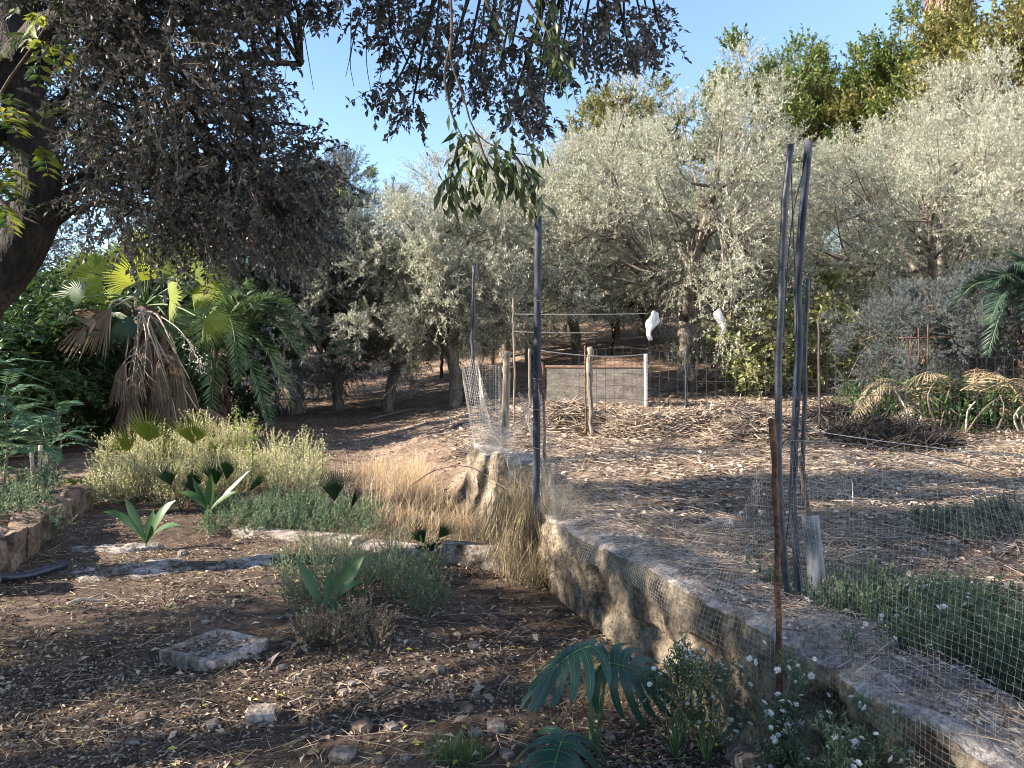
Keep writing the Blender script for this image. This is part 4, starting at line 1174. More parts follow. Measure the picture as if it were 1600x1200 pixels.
straw_heap(1385, 11.2, .95, .6, .24, 'dark heap of cut twigs behind the white cord', 'dark_twig', 'twig_pile', 'twig pile', None, 900, (.2, .7), True, .5)
straw_heap(1310, 12.5, .6, .5, .35, 'low dark twig heap beside the thin stake', 'dark_twig', 'twig_pile', 'twig pile', None, 700, (.25, .6), True, .45)

# heap of dry palm fronds
rng = np.random.default_rng(66)
c = base(1480, 12.2)
t = thing('frond_heap', 'heap of dry palm fronds and branches at the right of the field', 'frond heap', c)
for k in range(14):
    a0 = c + A(rng.uniform(-1.0, 1.0), rng.uniform(-.4, .5), rng.uniform(.25, .75)); dx = rng.choice([-1, 1], p=[.45, .55]) * rng.uniform(.5, 1.3)
    g = G()
    pinnate(g, rng, [a0, a0 + A(dx * .5, rng.normal(0, .2), .18 + rng.uniform(0, .15)), a0 + A(dx, rng.normal(0, .3), -.25 - rng.uniform(0, .35))], 34, .34, .022, r=.012, ang=.9, lift=-.5, t0=.05)
    g.build('frond', [M['dry_weed'] if k % 3 else M['dry_grass'], M['dry_weed']], t)
for k in range(14):
    a0 = c + A(rng.uniform(-1.1, 1.1), rng.uniform(-.7, 0), rng.uniform(-.02, .1)); e = a0 + A(rng.uniform(-.6, .6), rng.uniform(-.1, .4), rng.uniform(.35, .8))
    g = G(); g.add(*tube(curve([a0, (a0 + e) / 2 + rng.normal(0, .08, 3), e], 8), np.linspace(.018, .01, 8), 5)); g.build('branch', M['stalk'] if k % 2 else M['twig'], t, smooth=True)
g = G(); C = c + np.c_[rng.uniform(-1.3, 1.2, 40), rng.uniform(-.1, .9, 40), rng.uniform(.0, .6, 40)]
crown(g, rng, C, np.full(40, .35), c, 14, 10, .12, .03, up=.1, twig_r=.004)
g.build('undergrowth', [M['hedge_leaf'], M['dark_twig']], t)

# ------------------------------------------------------------------ weeds and grasses (nobody could count them)
def weed_patch(name, C, R, leaf, n_twig, n_leaf, L, Wd, seed, up=.8, stem=None, droop=.0, out=.2, twig_r=.003, spread=.8):
    rg = np.random.default_rng(seed)
    g = G(); crown(g, rg, C, R, C.mean(0) - A(0, 0, 2), n_twig, n_leaf, L, Wd, up=up, droop=droop, twig_r=twig_r, out=out, spread=spread)
    # stems from the ground to the clumps
    B = on_ground(C[:, 0] + rg.normal(0, .05, len(C)), C[:, 1] + rg.normal(0, .05, len(C)), -.02)
    pts = B[:, None] + (C - B)[:, None] * np.linspace(0, 1, 4)[None, :, None]
    g.add(*tubes(pts, twig_r * 1.5, 3), m=1)
    return g.build(name, [M[leaf], M[stem or 'twig']], None, kind='stuff')


rng = np.random.default_rng(101)
def patch(n, poly_px, d0, d1, h, seed, pw=1.0):
    """clump centres over a patch of ground between depths d0 and d1; the patch's left and right edges follow the pixel range"""
    rg = np.random.default_rng(seed)
    d = rg.uniform(d0, d1, n); f = rg.random(n)
    px = poly_px[0] + (poly_px[1] - poly_px[0]) * f
    x = (px - 800) / 1200 * d
    hh = h(f, (d - d0) / (d1 - d0)) if callable(h) else h
    z = hgt(x, d) + hh * rg.random(n) ** pw
    return np.c_[x, d, z]


C = patch(230, (148, 500), 8.35, 10.6, lambda f, e: .14 + .62 * np.sin(PI * np.clip(f * .9 + .08, 0, 1)) ** .7 * (.35 + .65 * e), 1)
weed_patch('pale_weeds', C, np.full(len(C), .24), 'pale_weed', 20, 13, .022, .011, 2, stem='dry_weed')
C = patch(100, (320, 590), 7.0, 8.4, .07, 3)
weed_patch('green_weeds', C, np.full(len(C), .17), 'weed_green', 18, 12, .024, .011, 4, stem='green_stem')  # darker leaf colour stands in for shade over this patch
C = patch(60, (440, 690), 4.9, 6.0, lambda f, e: .04 + .24 * np.sin(PI * f), 5)
weed_patch('green_weeds', C, np.full(len(C), .17), 'weed_grey', 18, 13, .016, .007, 6, stem='green_stem')
C = patch(26, (470, 610), 4.2, 4.7, .1, 7)
weed_patch('dry_weeds', C, np.full(len(C), .12), 'dry_weed', 18, 14, .016, .008, 8)
# green growth behind the netting on the field
Cg = []
rg = np.random.default_rng(9)
for _ in range(190):
    d = rg.uniform(2.0, 4.3); s = rg.uniform(.42, 1.9) * min(1, (d - 1.2) / 1.6 + .2); x = float(wall_x(d)) + s
    if d > 3.35 and x < 1.35: continue
    Cg.append((x, d, float(hgt(x, d)) + rg.random() ** 1.4 * (.28 if d < 2.9 else .10)))
Cg = np.array(Cg)
weed_patch('green_weeds', Cg, np.full(len(Cg), .16), 'weed_green', 17, 13, .026, .009, 10, stem='green_stem')
C = np.c_[rg.uniform(3.0, 4.2, 40), rg.uniform(5.3, 6.2, 40)]; C = np.c_[C, hgt(C[:, 0], C[:, 1]) + .06 * rg.random(40)]
weed_patch('green_weeds', C, np.full(40, .12), 'weed_grey', 14, 12, .03, .01, 11, stem='green_stem')
# low growth in the left bed
C = patch(70, (-120, 95), 6.4, 8.6, .18, 12)
weed_patch('bed_plants', C, np.full(len(C), .17), 'weed_green', 14, 12, .03, .013, 13, stem='green_stem')


def grass(name, B, H, lean, Wd, mat, seed):
    rg = np.random.default_rng(seed); g = G(); V, F = blades(B, H, lean, Wd, rg); g.add(V, F)
    return g.build(name, M[mat], None, kind='stuff')


rg = np.random.default_rng(31)
n = 9000
y = rg.uniform(7.3, 11.2, n); x = wall_x(y) - np.abs(rg.normal(0, .5, n)) - .02
k = 1.2 * vnoise(x * 2.6, y * 2.6) + .48 > rg.random(n) * .9; x, y = x[k], y[k]; n = len(x)
grass('dry_grass', on_ground(x, y, -.02), rg.uniform(.10, .46, n) * rg.choice([.7, 1.0, 1.25], n), rg.uniform(.1, 1.3, n), rg.uniform(.003, .007, n), 'dry_grass', 32)
n = 2600; y = rg.uniform(5.5, 6.9, n); x = wall_x(y) + rg.normal(-.02, .12, n)
grass('wall_grass', np.c_[x, y, np.maximum(hgt(x, y), .40 * sstep(-.05, .1, x - wall_x(y)))], rg.uniform(.18, .5, n), rg.uniform(.3, 1.4, n), .005, 'dry_weed', 33)
n = 1500; y = rg.uniform(5.75, 6.35, n); x = wall_x(y) + rg.normal(-.10, .06, n); zz = rg.uniform(.25, .62, n)
g = G(); V, F = leaf_quads(np.c_[x, y, zz], np.c_[rg.normal(-.1, .2, n), rg.normal(0, .2, n), np.full(n, -1.0)], rdir(rg, n), rg.uniform(.2, .45, n), .006, fold=.1); g.add(V, F)
g.build('hanging_straw', M['dry_weed'], None, kind='stuff')
n = 3800; y = rg.uniform(6.2, 8.2, n); x = rg.uniform(-1.9, -.1, n); k = x < wall_x(y) - .03; x, y = x[k], y[k]; n = len(x)
grass('dry_grass', on_ground(x, y, -.02), rg.uniform(.08, .26, n), rg.uniform(.3, 1.5, n), .004, 'dry_weed', 34)
n = 5200; d = rg.uniform(6.5, 15, n); x = wall_x(d) + .5 + rg.random(n) ** .8 * d * .75
k = vnoise(x * 1.1, d * 1.1) > .12; x, d = x[k], d[k]; n = len(x)
grass('field_grass', on_ground(x, d, -.02), rg.uniform(.1, .3, n), rg.uniform(.3, 1.6, n), .007, 'straw', 35)
n = 2200; x = rg.normal(.5, .22, n); y = rg.normal(3.75, .16, n); k = x < wall_x(y) - .02
grass('dry_grass', on_ground(x[k], y[k], -.02), rg.uniform(.05, .16, k.sum()), rg.uniform(.4, 1.8, k.sum()), .003, 'dry_weed', 36)
n = 900; x = rg.normal(-.22, .06, n); y = rg.normal(3.12, .06, n)
grass('green_grass', on_ground(x, y, -.01), rg.uniform(.04, .10, n), rg.uniform(.2, .8, n), .0025, 'seedling', 37)

# leaf litter, straw and twigs on the ground
def litter():
    rg = np.random.default_rng(50)
    n = 190000
    d = 2.3 + 7.8 * rg.random(n) ** 1.5; x = (rg.random(n) * 1.9 - 1.18) * d
    k = (x < wall_x(d) - .02) & (1.5 * vnoise(x * 1.3, d * 1.3) + .6 * vnoise(x * 5, d * 5) + .52 > rg.random(n) * .95)
    x, d = x[k], d[k]; n = len(x)
    B = on_ground(x, d, .004 + rg.random(n) * .012)
    az = rg.uniform(0, 2 * PI, n); D = np.c_[np.cos(az), np.sin(az), rg.normal(0, .28, n)]
    N = nrm(np.c_[rg.normal(0, .4, n), rg.normal(0, .4, n), np.ones(n)])
    L = rg.uniform(.012, .04, n) * rg.uniform(.7, 1.15, n)
    g = G(); V, F = leaf_quads(B, D, N, L, L * rg.uniform(.3, .55, n), fold=.35); g.add(V, F)
    g.build('leaf_litter', M['litter'], None, kind='stuff')
    n = 3200; d = 2.6 + 5.5 * rg.random(n) ** 1.3; x = (rg.random(n) * 1.4 - .72) * d; k = (x < wall_x(d) - .05) & (vnoise(x * 1.3, d * 1.3) < .12); x, d = x[k], d[k]; n = len(x)
    o6 = np.array([[1, 0, 0], [0, 1, 0], [-1, 0, 0], [0, -1, 0], [0, 0, 1], [0, 0, -1]], float); f8 = np.array([[0, 1, 4], [1, 2, 4], [2, 3, 4], [3, 0, 4], [1, 0, 5], [2, 1, 5], [3, 2, 5], [0, 3, 5]])
    V = o6[None] * rg.uniform(.6, 1.4, (n, 6, 1)) * (rg.uniform(.004, .017, n) * rg.uniform(.5, 1, n))[:, None, None] * A(1.1, 1, .75) + on_ground(x, d, .003)[:, None]
    g = G(); g.add(V, (np.arange(n)[:, None, None] * 6 + f8[None]).reshape(-1, 3)); g.build('soil_clods', M['soil_clod'], None, kind='stuff')
    n = 2600; d = 2.6 + 5 * rg.random(n) ** 1.3; x = (rg.random(n) * 1.4 - .72) * d; k = (x < wall_x(d) - .03) & (vnoise(x * .9 + 7, d * .9) + .45 > rg.random(n) * .9); x, d = x[k], d[k]; n = len(x)
    az = rg.uniform(0, 2 * PI, n); L = rg.uniform(.04, .075, n)
    g = G(); V, F = leaf_quads(on_ground(x, d, .016), np.c_[np.cos(az), np.sin(az), rg.normal(0, .35, n)], np.c_[rg.normal(0, .5, n), rg.normal(0, .5, n), np.ones(n)], L, L * rg.uniform(.3, .5, n), fold=.4); g.add(V, F)
    g.build('large_leaf_litter', M['litter'], None, kind='stuff')
    n = 420; d = 2.7 + 4 * rg.random(n) ** 1.4; x = (rg.random(n) * 1.3 - .7) * d; k = x < wall_x(d) - .05; x, d = x[k], d[k]; n = len(x)
    az = rg.uniform(0, 2 * PI, n); L = rg.uniform(.025, .05, n)
    g = G(); V, F = leaf_quads(on_ground(x, d, .014), np.c_[np.cos(az), np.sin(az), rg.normal(0, .2, n)], np.c_[rg.normal(0, .3, n), rg.normal(0, .3, n), np.ones(n)], L, L * .45); g.add(V, F)
    g.build('yellow_leaf_litter', M['yellow_litter'], None, kind='stuff')
    n = 12000; d = 2.3 + 6 * rg.random(n) ** 1.4; x = (rg.random(n) * 1.9 - 1.18) * d; k = x < wall_x(d) - .03; x, d = x[k], d[k]; n = len(x)
    g = G(); V, F = sticks(on_ground(x, d, .012), rg.uniform(.04, .22, n), rg.uniform(.0015, .0045, n), rg, tilt=.1); g.add(V, F)
    g.build('fallen_twigs', M['litter'], None, kind='stuff')
    # field straw
    n = 36000; d = 2.2 + 17 * rg.random(n) ** 1.35; x = wall_x(np.minimum(d, 13)) + .56 + rg.random(n) * (d * .78 + .4)
    k = vnoise(x * 1.3, d * 1.3) + .62 > rg.random(n) * .9; x, d = x[k], d[k]; n = len(x)
    g = G(); V, F = sticks(on_ground(x, d, .015 + rg.random(n) * .03), rg.uniform(.06, .42, n), rg.uniform(.0022, .0055, n) * np.sqrt(d / 5), rg, tilt=.12); g.add(V, F)
    g.build('field_straw', M['straw'], None, kind='stuff')
    n = 30000; d = 2.4 + 19 * rg.random(n) ** 1.2; x = wall_x(np.minimum(d, 13)) + .56 + rg.random(n) * (d * .78 + .4)
    az = rg.uniform(0, 2 * PI, n); L = rg.uniform(.03, .09, n) * np.sqrt(d / 5)
    g = G(); V, F = leaf_quads(on_ground(x, d, .012), np.c_[np.cos(az), np.sin(az), rg.normal(0, .3, n)], np.c_[rg.normal(0, .4, n), rg.normal(0, .4, n), np.ones(n)], L, L * .42, fold=.3); g.add(V, F)
    g.build('field_litter', M['straw'], None, kind='stuff')
    # path litter beyond
    n = 16000; d = 9 + 18 * rg.random(n); x = (rg.random(n) * .62 - .45) * d; az = rg.uniform(0, 2 * PI, n); L = rg.uniform(.04, .10, n)
    g = G(); V, F = leaf_quads(on_ground(x, d, .012), np.c_[np.cos(az), np.sin(az), rg.normal(0, .2, n)], np.c_[rg.normal(0, .3, n), rg.normal(0, .3, n), np.ones(n)], L, L * .4); g.add(V, F)
    g.build('path_litter', M['litter'], None, kind='stuff')
    # debris on the wall top
    n = 1500; y = rg.uniform(1.6, 6.5, n); x = wall_x(y) + .05 + .4 * rg.random(n) ** .6; z = near_top(y) + .014
    g = G(); V, F = sticks(np.c_[x, y, z + rg.random(n) * .01], rg.uniform(.02, .2, n), rg.uniform(.002, .004, n), rg, tilt=.08); g.add(V, F)
    L = rg.uniform(.02, .05, n); az = rg.uniform(0, 2 * PI, n); x = wall_x(y) + rg.uniform(.1, .5, n)
    V, F = leaf_quads(np.c_[x, y, z], np.c_[np.cos(az), np.sin(az), rg.normal(0, .15, n)], np.c_[rg.normal(0, .3, n), rg.normal(0, .3, n), np.ones(n)], L, L * .45); g.add(V, F)
    g.build('wall_litter', M['straw'], None, kind='stuff')


litter()

# ------------------------------------------------------------------ single plants
def fan_seedling(px, py, d, h, label, fans, mat='fan_leaf', seed=0):
    rg = np.random.default_rng(seed + 200)
    b = base(px, d); t = thing('palm_seedling', label, 'palm seedling', b, 'young fan palms in the weeds')
    for (dx, dy, hz, r, sp) in fans:
        H = b + A(dx, dy, hz); g = G()
        g.add(*tube(curve([b + A(0, 0, .0), (b + H) / 2 + A(0, 0, .04), H], 6), np.linspace(.009, .005, 6), 5), m=1)
        u = nrm(A(dx * 2.2, dy * 1.5, .75 if hz > .15 else .2)); fan(g, H, u, A(.15, -1, .25), r * 1.25, n=18, spread=sp, split=.42, droop=.05, pleat=.10, rng=rg)
        g.build('fan', [M[mat], M['green_stem']], t)
    return t


fan_seedling(228, 0, 9.3, .7, 'glowing young fan palm at the upper left of the pale weeds', [(.05, -.05, .62, .36, 2.0), (-.2, 0, .5, .3, 1.9), (.15, .1, .4, .3, 1.6)], seed=1)
fan_seedling(300, 0, 9.2, .7, 'glowing young fan palm in the middle of the pale weeds', [(.03, -.05, .62, .36, 1.9), (.22, 0, .42, .28, 1.5), (-.18, -.1, .35, .3, 1.4)], seed=2)
fan_seedling(282, 0, 8.3, .5, 'small lit fan palm below the two glowing ones', [(-.08, -.05, .28, .26, 1.3), (.12, 0, .24, .24, 1.3)], 'seedling', seed=3)
fan_seedling(345, 0, 8.2, .5, 'dark green young fan palm at the front of the pale weeds', [(-.03, -.05, .30, .30, 1.2), (.06, 0, .34, .28, .9), (.3, 0, .22, .26, .5), (-.25, 0, .18, .26, .5)], 'seedling', seed=4)
fan_seedling(527, 0, 7.35, .5, 'dark young fan palm standing alone in the shade behind the kerb', [(-.02, -.03, .28, .32, 1.2), (.13, 0, .2, .24, .45), (-.15, 0, .1, .22, .5)], 'fan_leaf_dark', seed=5)
fan_seedling(672, 0, 6.5, .4, 'low bent green fan palm next to the right end of the kerb', [(-.05, 0, .1, .2, 1.4), (.07, 0, .14, .2, 1.1), (.0, -.1, .04, .18, 1.6)], 'seedling', seed=6)


def strap_leaf(g, b, e, w, arch, rng, m=0, n=9, gut=.25):
    """a long pleated leaf: three rows across, bent along its length"""
    t = np.linspace(0, 1, n)
    q = b + (e - b) * t[:, None]; q[:, 2] += arch * 4 * t * (1 - t)
    T = nrm(np.gradient(q, axis=0)); s = nrm(np.cross(T, A(.1, -.6, .8)))
    ww = w * np.interp(t, [0, .15, .45, .75, 1], [.08, .45, 1, .75, .02])[:, None] * .5
    up = np.cross(s, T)
    V = np.stack([q - s * ww + up * ww * gut, q, q + s * ww + up * ww * gut], 1).reshape(-1, 3)
    i = np.arange(n - 1) * 3
    g.add(V, np.vstack([np.c_[i, i + 1, i + 4, i + 3], np.c_[i + 1, i + 2, i + 5, i + 4]]), m=m)


def broad_seedling(px, d, label, ends, mat='seedling', seed=0):
    rg = np.random.default_rng(seed + 300); b = base(px, d)
    t = thing('broadleaf_seedling', label, 'seedling', b, 'broad-leaved seedlings in the leaf litter')
    g = G(); g.add(*tube(curve([b - A(0, 0, .03), b + A(0, 0, .07)], 4), [.014, .012, .011, .009], 6)); g.build('stem', M['green_stem'], t)
    for (ex, ey, w, arch, dz) in ends:
        p = P(ex, ey, d + dz); g = G(); strap_leaf(g, b + A(0, 0, .05), p, w * 1.3, arch, rg); g.build('leaf', M[mat], t, smooth=True)
    return t


broad_seedling(507, 4.75, 'upright seedling with long pleated leaves in the grey-green weeds', [(462, 872, .055, .02, .05), (572, 862, .075, .0, .0), (520, 885, .05, .0, .1), (562, 912, .07, .05, -.1), (540, 975, .075, .07, -.2), (470, 965, .05, .05, -.1), (552, 868, .05, 0, .08)], seed=1)
broad_seedling(228, 6.7, 'seedling with spreading strap leaves by the pale concrete patch', [(195, 778, .06, .02, 0), (160, 800, .06, .08, -.1), (275, 782, .075, .06, 0), (240, 795, .06, 0, .1), (282, 822, .06, .06, -.2), (205, 830, .06, .02, -.2)], seed=2)
broad_seedling(326, 8.0, 'dark strap-leaved seedling in front of the pale weeds', [(280, 770, .07, .06, 0), (390, 735, .05, .0, 0), (330, 740, .08, 0, 0), (372, 768, .06, .03, -.1), (300, 745, .05, 0, .1)], seed=3)


# leafy lit weeds standing above the patch
def tall_weed(px, d, topy, label, seed, leaf='yellow_leaf', L=.06):
    rg = np.random.default_rng(seed); b = base(px, d); e = P(px + 4, topy, d)
    t = thing('tall_weed', label, 'weed', b, 'tall weeds standing above the pale patch')
    q = curve([b, (b + e) / 2 + rg.normal(0, .03, 3), e], 14); g = G(); g.add(*tube(q, np.linspace(.008, .003, 14), 5)); g.build('stem', M['green_stem'], t)
    g = G(); k = rg.integers(2, 14, 60); B = q[k] + rg.normal(0, .025, (60, 3)); D = np.c_[rg.normal(0, 1, 60), rg.normal(0, .7, 60), rg.normal(-.3, .4, 60)]
    V, F = leaf_quads(B, D, rdir(rg, 60) * .5 + A(0, 0, 1), rg.uniform(.6, 1.2, 60) * L, rg.uniform(.5, .7, 60) * L); g.add(V, F); g.build('foliage', M[leaf], t)
    if leaf != 'pale_weed':
        g = G(); B = e + rg.normal(0, 1, (70, 3)) * A(.035, .03, .07); V, F = leaf_quads(B, rdir(rg, 70), rdir(rg, 70), .022, .014); g.add(V, F); g.build('seed_head', M['weed_grey'], t, kind='stuff')
tall_weed(366, 9.1, 640, 'tall lit weed with a grey seed head, left of two', 1)
tall_weed(392, 9.1, 655, 'yellow-green lit weed right of the one with the seed head', 2, L=.075)
for i, (px, ty) in enumerate(((445, 680), (470, 668), (480, 690), (425, 695), (500, 676))):
    tall_weed(px, 9.4, ty, ('thin pale seeding stalk nearest the yellow-green weed', 'tallest thin pale stalk right of the pale weeds', 'short thin pale stalk between two taller pale stalks', 'thin pale stalk leaning beside the yellow-green weed', 'thin pale stalk farthest toward the dirt path')[i], 10 + i, 'pale_weed', .03)

# lobed-leaf plant, front
def lobed_leaf(g, hub, u, w, Ln, Wd, rng, curl=.3, n=6):
    """a deeply cut leaf: one midrib, fingers to both sides that join along it, the outermost parts hanging"""
    u = nrm(A(*u)); w = nrm(A(*w)); v = nrm(np.cross(w, u)); w = np.cross(u, v)
    tm = np.linspace(-.10, .92, n + 1)

    def surf(a, b):
        """leaf plane (a along, b across) to space: folded along the midrib and arching over"""
        r = math.hypot(a, b)
        return hub + u * a + v * b + w * (.28 * abs(b) - .9 * b * b / Wd - curl * max(a, 0) ** 2 / Ln * .8) - A(0, 0, 1) * curl * r * r / Ln * .55
    mid = np.array([surf(t * Ln, 0) for t in np.linspace(0, 1, 10)])
    g.add(*tube(mid + w * .001, np.linspace(.0034, .001, 10), 5), m=1)
    fs = [0, .16, .34, .55, .75, .9, .97, 1.0]
    for sd in (-1, 1):
        for j in range(n):
            t0, t1 = tm[j] * Ln, tm[j + 1] * Ln
            tc = (tm[j] + tm[j + 1]) / 2
            ang = np.interp(tc, [-.1, .1, .5, .9], [2.3, 1.75, 1.15, .45]) + rng.normal(0, .05)
            ln = Wd * np.interp(tc, [-.1, .12, .4, .7, .92], [.78, 1.0, .95, .78, .62]) * rng.uniform(.92, 1.06)
            # fingers bend forward toward the tip
            rows = []
            for f in fs:
                aa = ang - .30 * f * f
                cx = (t0 + t1) / 2 * (1 if tc > 0 else .3) + math.cos(aa) * ln * f; cy = math.sin(aa) * ln * f
                hw = (t1 - t0) * .5 * np.interp(f, [0, .34, .55, .75, .9, .97, 1], [1.0, 1.22, 1.02, .95, .72, .42, .06])
                px, py = math.sin(aa), -math.cos(aa)
                row = []
                for s_ in (-1, 0, 1):
                    row.append(surf(cx + px * hw * s_, (cy + py * hw * s_) * sd) - w * (.10 * hw * abs(s_)))
                rows.append(row)
            V = np.array(rows).reshape(-1, 3); k = np.arange(len(fs) - 1) * 3
            F = np.vstack([np.c_[k, k + 1, k + 4, k + 3], np.c_[k + 1, k + 2, k + 5, k + 4]])
            g.add(V, F if sd > 0 else F[:, ::-1])
            q = np.array([rows[i][1] for i in range(len(fs))]) + w * .0012
            g.add(*tube(q, np.linspace(.0016, .0004, len(fs)), 4), m=1)
    # the tip
    tip = [surf(.84 * Ln, -.10 * Wd), surf(.84 * Ln, 0), surf(.84 * Ln, .10 * Wd), surf(1.0 * Ln, -.07 * Wd), surf(1.02 * Ln, 0), surf(1.0 * Ln, .07 * Wd), surf(1.16 * Ln, 0)]
    g.add(tip, [[0, 1, 4, 3], [1, 2, 5, 4]], [[3, 4, 6], [4, 5, 6]])


rng = np.random.default_rng(404)
b = base(930, 3.12)
t = thing('lobed_plant', 'dark green plant with large deeply lobed leaves at the foot of the wall', 'plant', b)
for hp, dd, u, w, Ln, Wd, curl, foot in (
    ((921, 1010), 3.05, (-.92, -.22, -.16), (-.22, -.26, .94), .22, .16, .38, (925, 1175)),
    ((948, 1036), 3.12, (.80, -.25, .05), (.20, -.76, .60), .20, .17, .45, (932, 1175)),
    ((881, 1150), 2.98, (-.25, -.75, -.10), (-.05, -.45, .90), .25, .20, .30, (915, 1190)),
):
    H = P(hp[0], hp[1], dd); g = G()
    ft = P(foot[0], foot[1], 3.12)
    g.add(*tube(curve([ft, (ft + H) / 2 + A(0, 0, .02), H], 8), np.linspace(.010, .006, 8), 8), m=1)
    lobed_leaf(g, H, u, w, Ln, Wd, rng, curl)
    g.build('leaf', [M['monstera'], M['green_stem']], t, smooth=True)


# white flowering weeds along the wall foot
FLOWER = []
for _k in range(3):
    _rg = np.random.default_rng(900 + _k); _g = G(); _n = 9 + _k
    _a = np.arange(_n) / _n * 2 * PI
    for _el, _sc in ((.35, 1.0), (1.0, .75)):
        _V, _F = leaf_quads(np.zeros((_n, 3)), np.c_[np.cos(_a + _el), np.sin(_a + _el), np.full(_n, _el)] + _rg.normal(0, .12, (_n, 3)), np.tile(A(0, 0, 1), (_n, 1)), .0125 * _sc, .0068 * _sc, fold=.05, mid=.6)
        _g.add(_V, _F)
    FLOWER.append(_g.mesh('flower_head', M['flower']))
_rg = np.random.default_rng(77); _g = G(); _V, _F = leaf_quads(np.zeros((7, 3)), rdir(_rg, 7) + A(0, 0, .5), rdir(_rg, 7), .014, .011); _g.add(_V, _F)
YFLOWER = _g.mesh('yellow_flower', M['yellow_flower'])


def flower_weed(loc, h, w, label, seed, nf=40, yellow=0, n_clump=12):
    rg = np.random.default_rng(seed); b = A(*loc); t = thing('flowering_weed', label, 'weed', b, 'white flowered weeds by the wall')
    C = b + np.c_[rg.normal(0, w, n_clump), rg.normal(0, w * .7, n_clump), rg.uniform(.25, .95, n_clump) * h]
    g = G()
    for c in C: g.add(*tube(curve([b, (b + c) / 2 + rg.normal(0, .015, 3), c], 6), np.linspace(.004, .0018, 6), 4))
    g.build('stem', M['green_stem'], t)
    g = G(); crown(g, rg, C, np.full(n_clump, .075), b - A(0, 0, 1), 12, 9, .024, .006, up=.6, twig_r=.0012, twig_m=0); g.build('foliage', M['weed_green'], t)
    top = C[rg.integers(0, n_clump, nf)] + rg.normal(0, .03, (nf, 3)) + A(0, 0, .035)
    for q in top:
        o = bpy.data.objects.new('flower_head', FLOWER[rg.integers(0, 3)]); COL.objects.link(o); o.parent = t
        o.location = tuple(q - b); o.rotation_euler = (rg.normal(0, .5), rg.normal(0, .5), rg.uniform(0, 6)); o.scale = (rg.uniform(.7, 1.25),) * 3
    for k in range(yellow):
        q = C[rg.integers(0, n_clump)] + rg.normal(0, .05, 3) - A(0, 0, .05)
        o = bpy.data.objects.new('yellow_flower', YFLOWER); COL.objects.link(o); o.parent = t
        o.location = tuple(q - b); o.rotation_euler = tuple(rg.uniform(-1, 1, 3))


flower_weed(P(1055, 1185, 3.05) , .42, .09, 'white and yellow flowered weed right of the lobed plant', 1, 46, 16)
flower_weed(P(1105, 1195, 2.95), .40, .07, 'white flowered weed between the lobed plant and the rusty stake', 2, 40)
flower_weed(P(1238, 1195, 2.66), .36, .05, 'white flowered weed in front of the first wall hollow', 3, 44, n_clump=8)
flower_weed(P(1345, 1280, 2.36), .30, .06, 'white flowered weed below the second wall hollow', 4, 46)
flower_weed(P(1290, 1270, 2.5), .20, .07, 'low white flowers at the bottom edge below the wall', 5, 40)
flower_weed(P(1432, 1055, 2.85), .32, .10, 'white flowered weed standing in the green growth behind the netting', 6, 34)
flower_weed(P(1225, 1240, 2.7), .14, .07, 'low white flowers at the foot of the rusty stake', 7, 30, n_clump=8)

# ferny saplings at left
GFN = 'ferny saplings at the left edge'
def fern_sapling(px, d, h, label, seed, fr):
    rg = np.random.default_rng(seed); b = base(px, d); t = thing('ferny_sapling', label, 'sapling', b, GFN)
    g = G(); top = b + A(0, 0, h); g.add(*tube(curve([b, b + A(.05, 0, h * .5), top], 8), np.linspace(.02, .008, 8), 6)); g.build('stem', M['twig'], t)
    for k in range(fr):
        f = rg.uniform(.25, 1); s = b + (top - b) * f; a = rg.uniform(0, 2 * PI); l = rg.uniform(.5, .95)
        e = s + A(math.cos(a) * l, math.sin(a) * l * .8, rg.uniform(-.1, .35)); g = G()
        pinnate(g, rg, [s, (s + e) / 2 + A(0, 0, .12), e], 20, .13, .035, r=.006, ang=1.0, lift=.0, t0=.25)
        g.build('frond', [M['fern_leaf'], M['green_stem']], t)
fern_sapling(5, 8.9, 1.1, 'bluish ferny sapling behind the pale cut stump', 1, 22)
fern_sapling(70, 9.6, .7, 'low ferny sapling right of the pale cut stump', 2, 16)
fern_sapling(-60, 8.2, 1.5, 'ferny sapling mostly outside the left edge', 3, 18)
fern_sapling(90, 11, .9, 'ferny sapling reaching toward the fan palm', 4, 14)
# cut stump of pale sticks
b = base(58, 8.3); t = thing('cut_stump', 'pair of pale cut stems sticking up in the left bed', 'stump', b)
for dx, h in ((-.05, .42), (.03, .5), (.07, .36)):
    g = G(); g.add(*tube(curve([b + A(dx * .5, 0, -.05), b + A(dx, 0, h * .6), b + A(dx * 1.2, 0, h)], 7), np.linspace(.022, .02, 7), 7)); g.build('cut_stem', M['stalk'], t, smooth=True)
# small bright green plant
b = base(115, 8.6); t = thing('small_plant', 'small bright green leafy plant on the lit bare ground', 'plant', b)
rg = np.random.default_rng(6); g = G(); B = b + rg.normal(0, .06, (26, 3)) * A(1.3, 1, .5) + A(0, 0, .08); V, F = leaf_quads(B, rdir(rg, 26) + A(0, 0, .3), rdir(rg, 26) * .4 + A(0, 0, 1), .07, .06); g.add(V, F); g.build('foliage', M['yellow_leaf'], t, kind='stuff')
g = G()
for q in B[:12]: g.add(*tube(np.array([b, (b + q) / 2, q]), .003, 4))
g.build('stem', M['green_stem'], t)

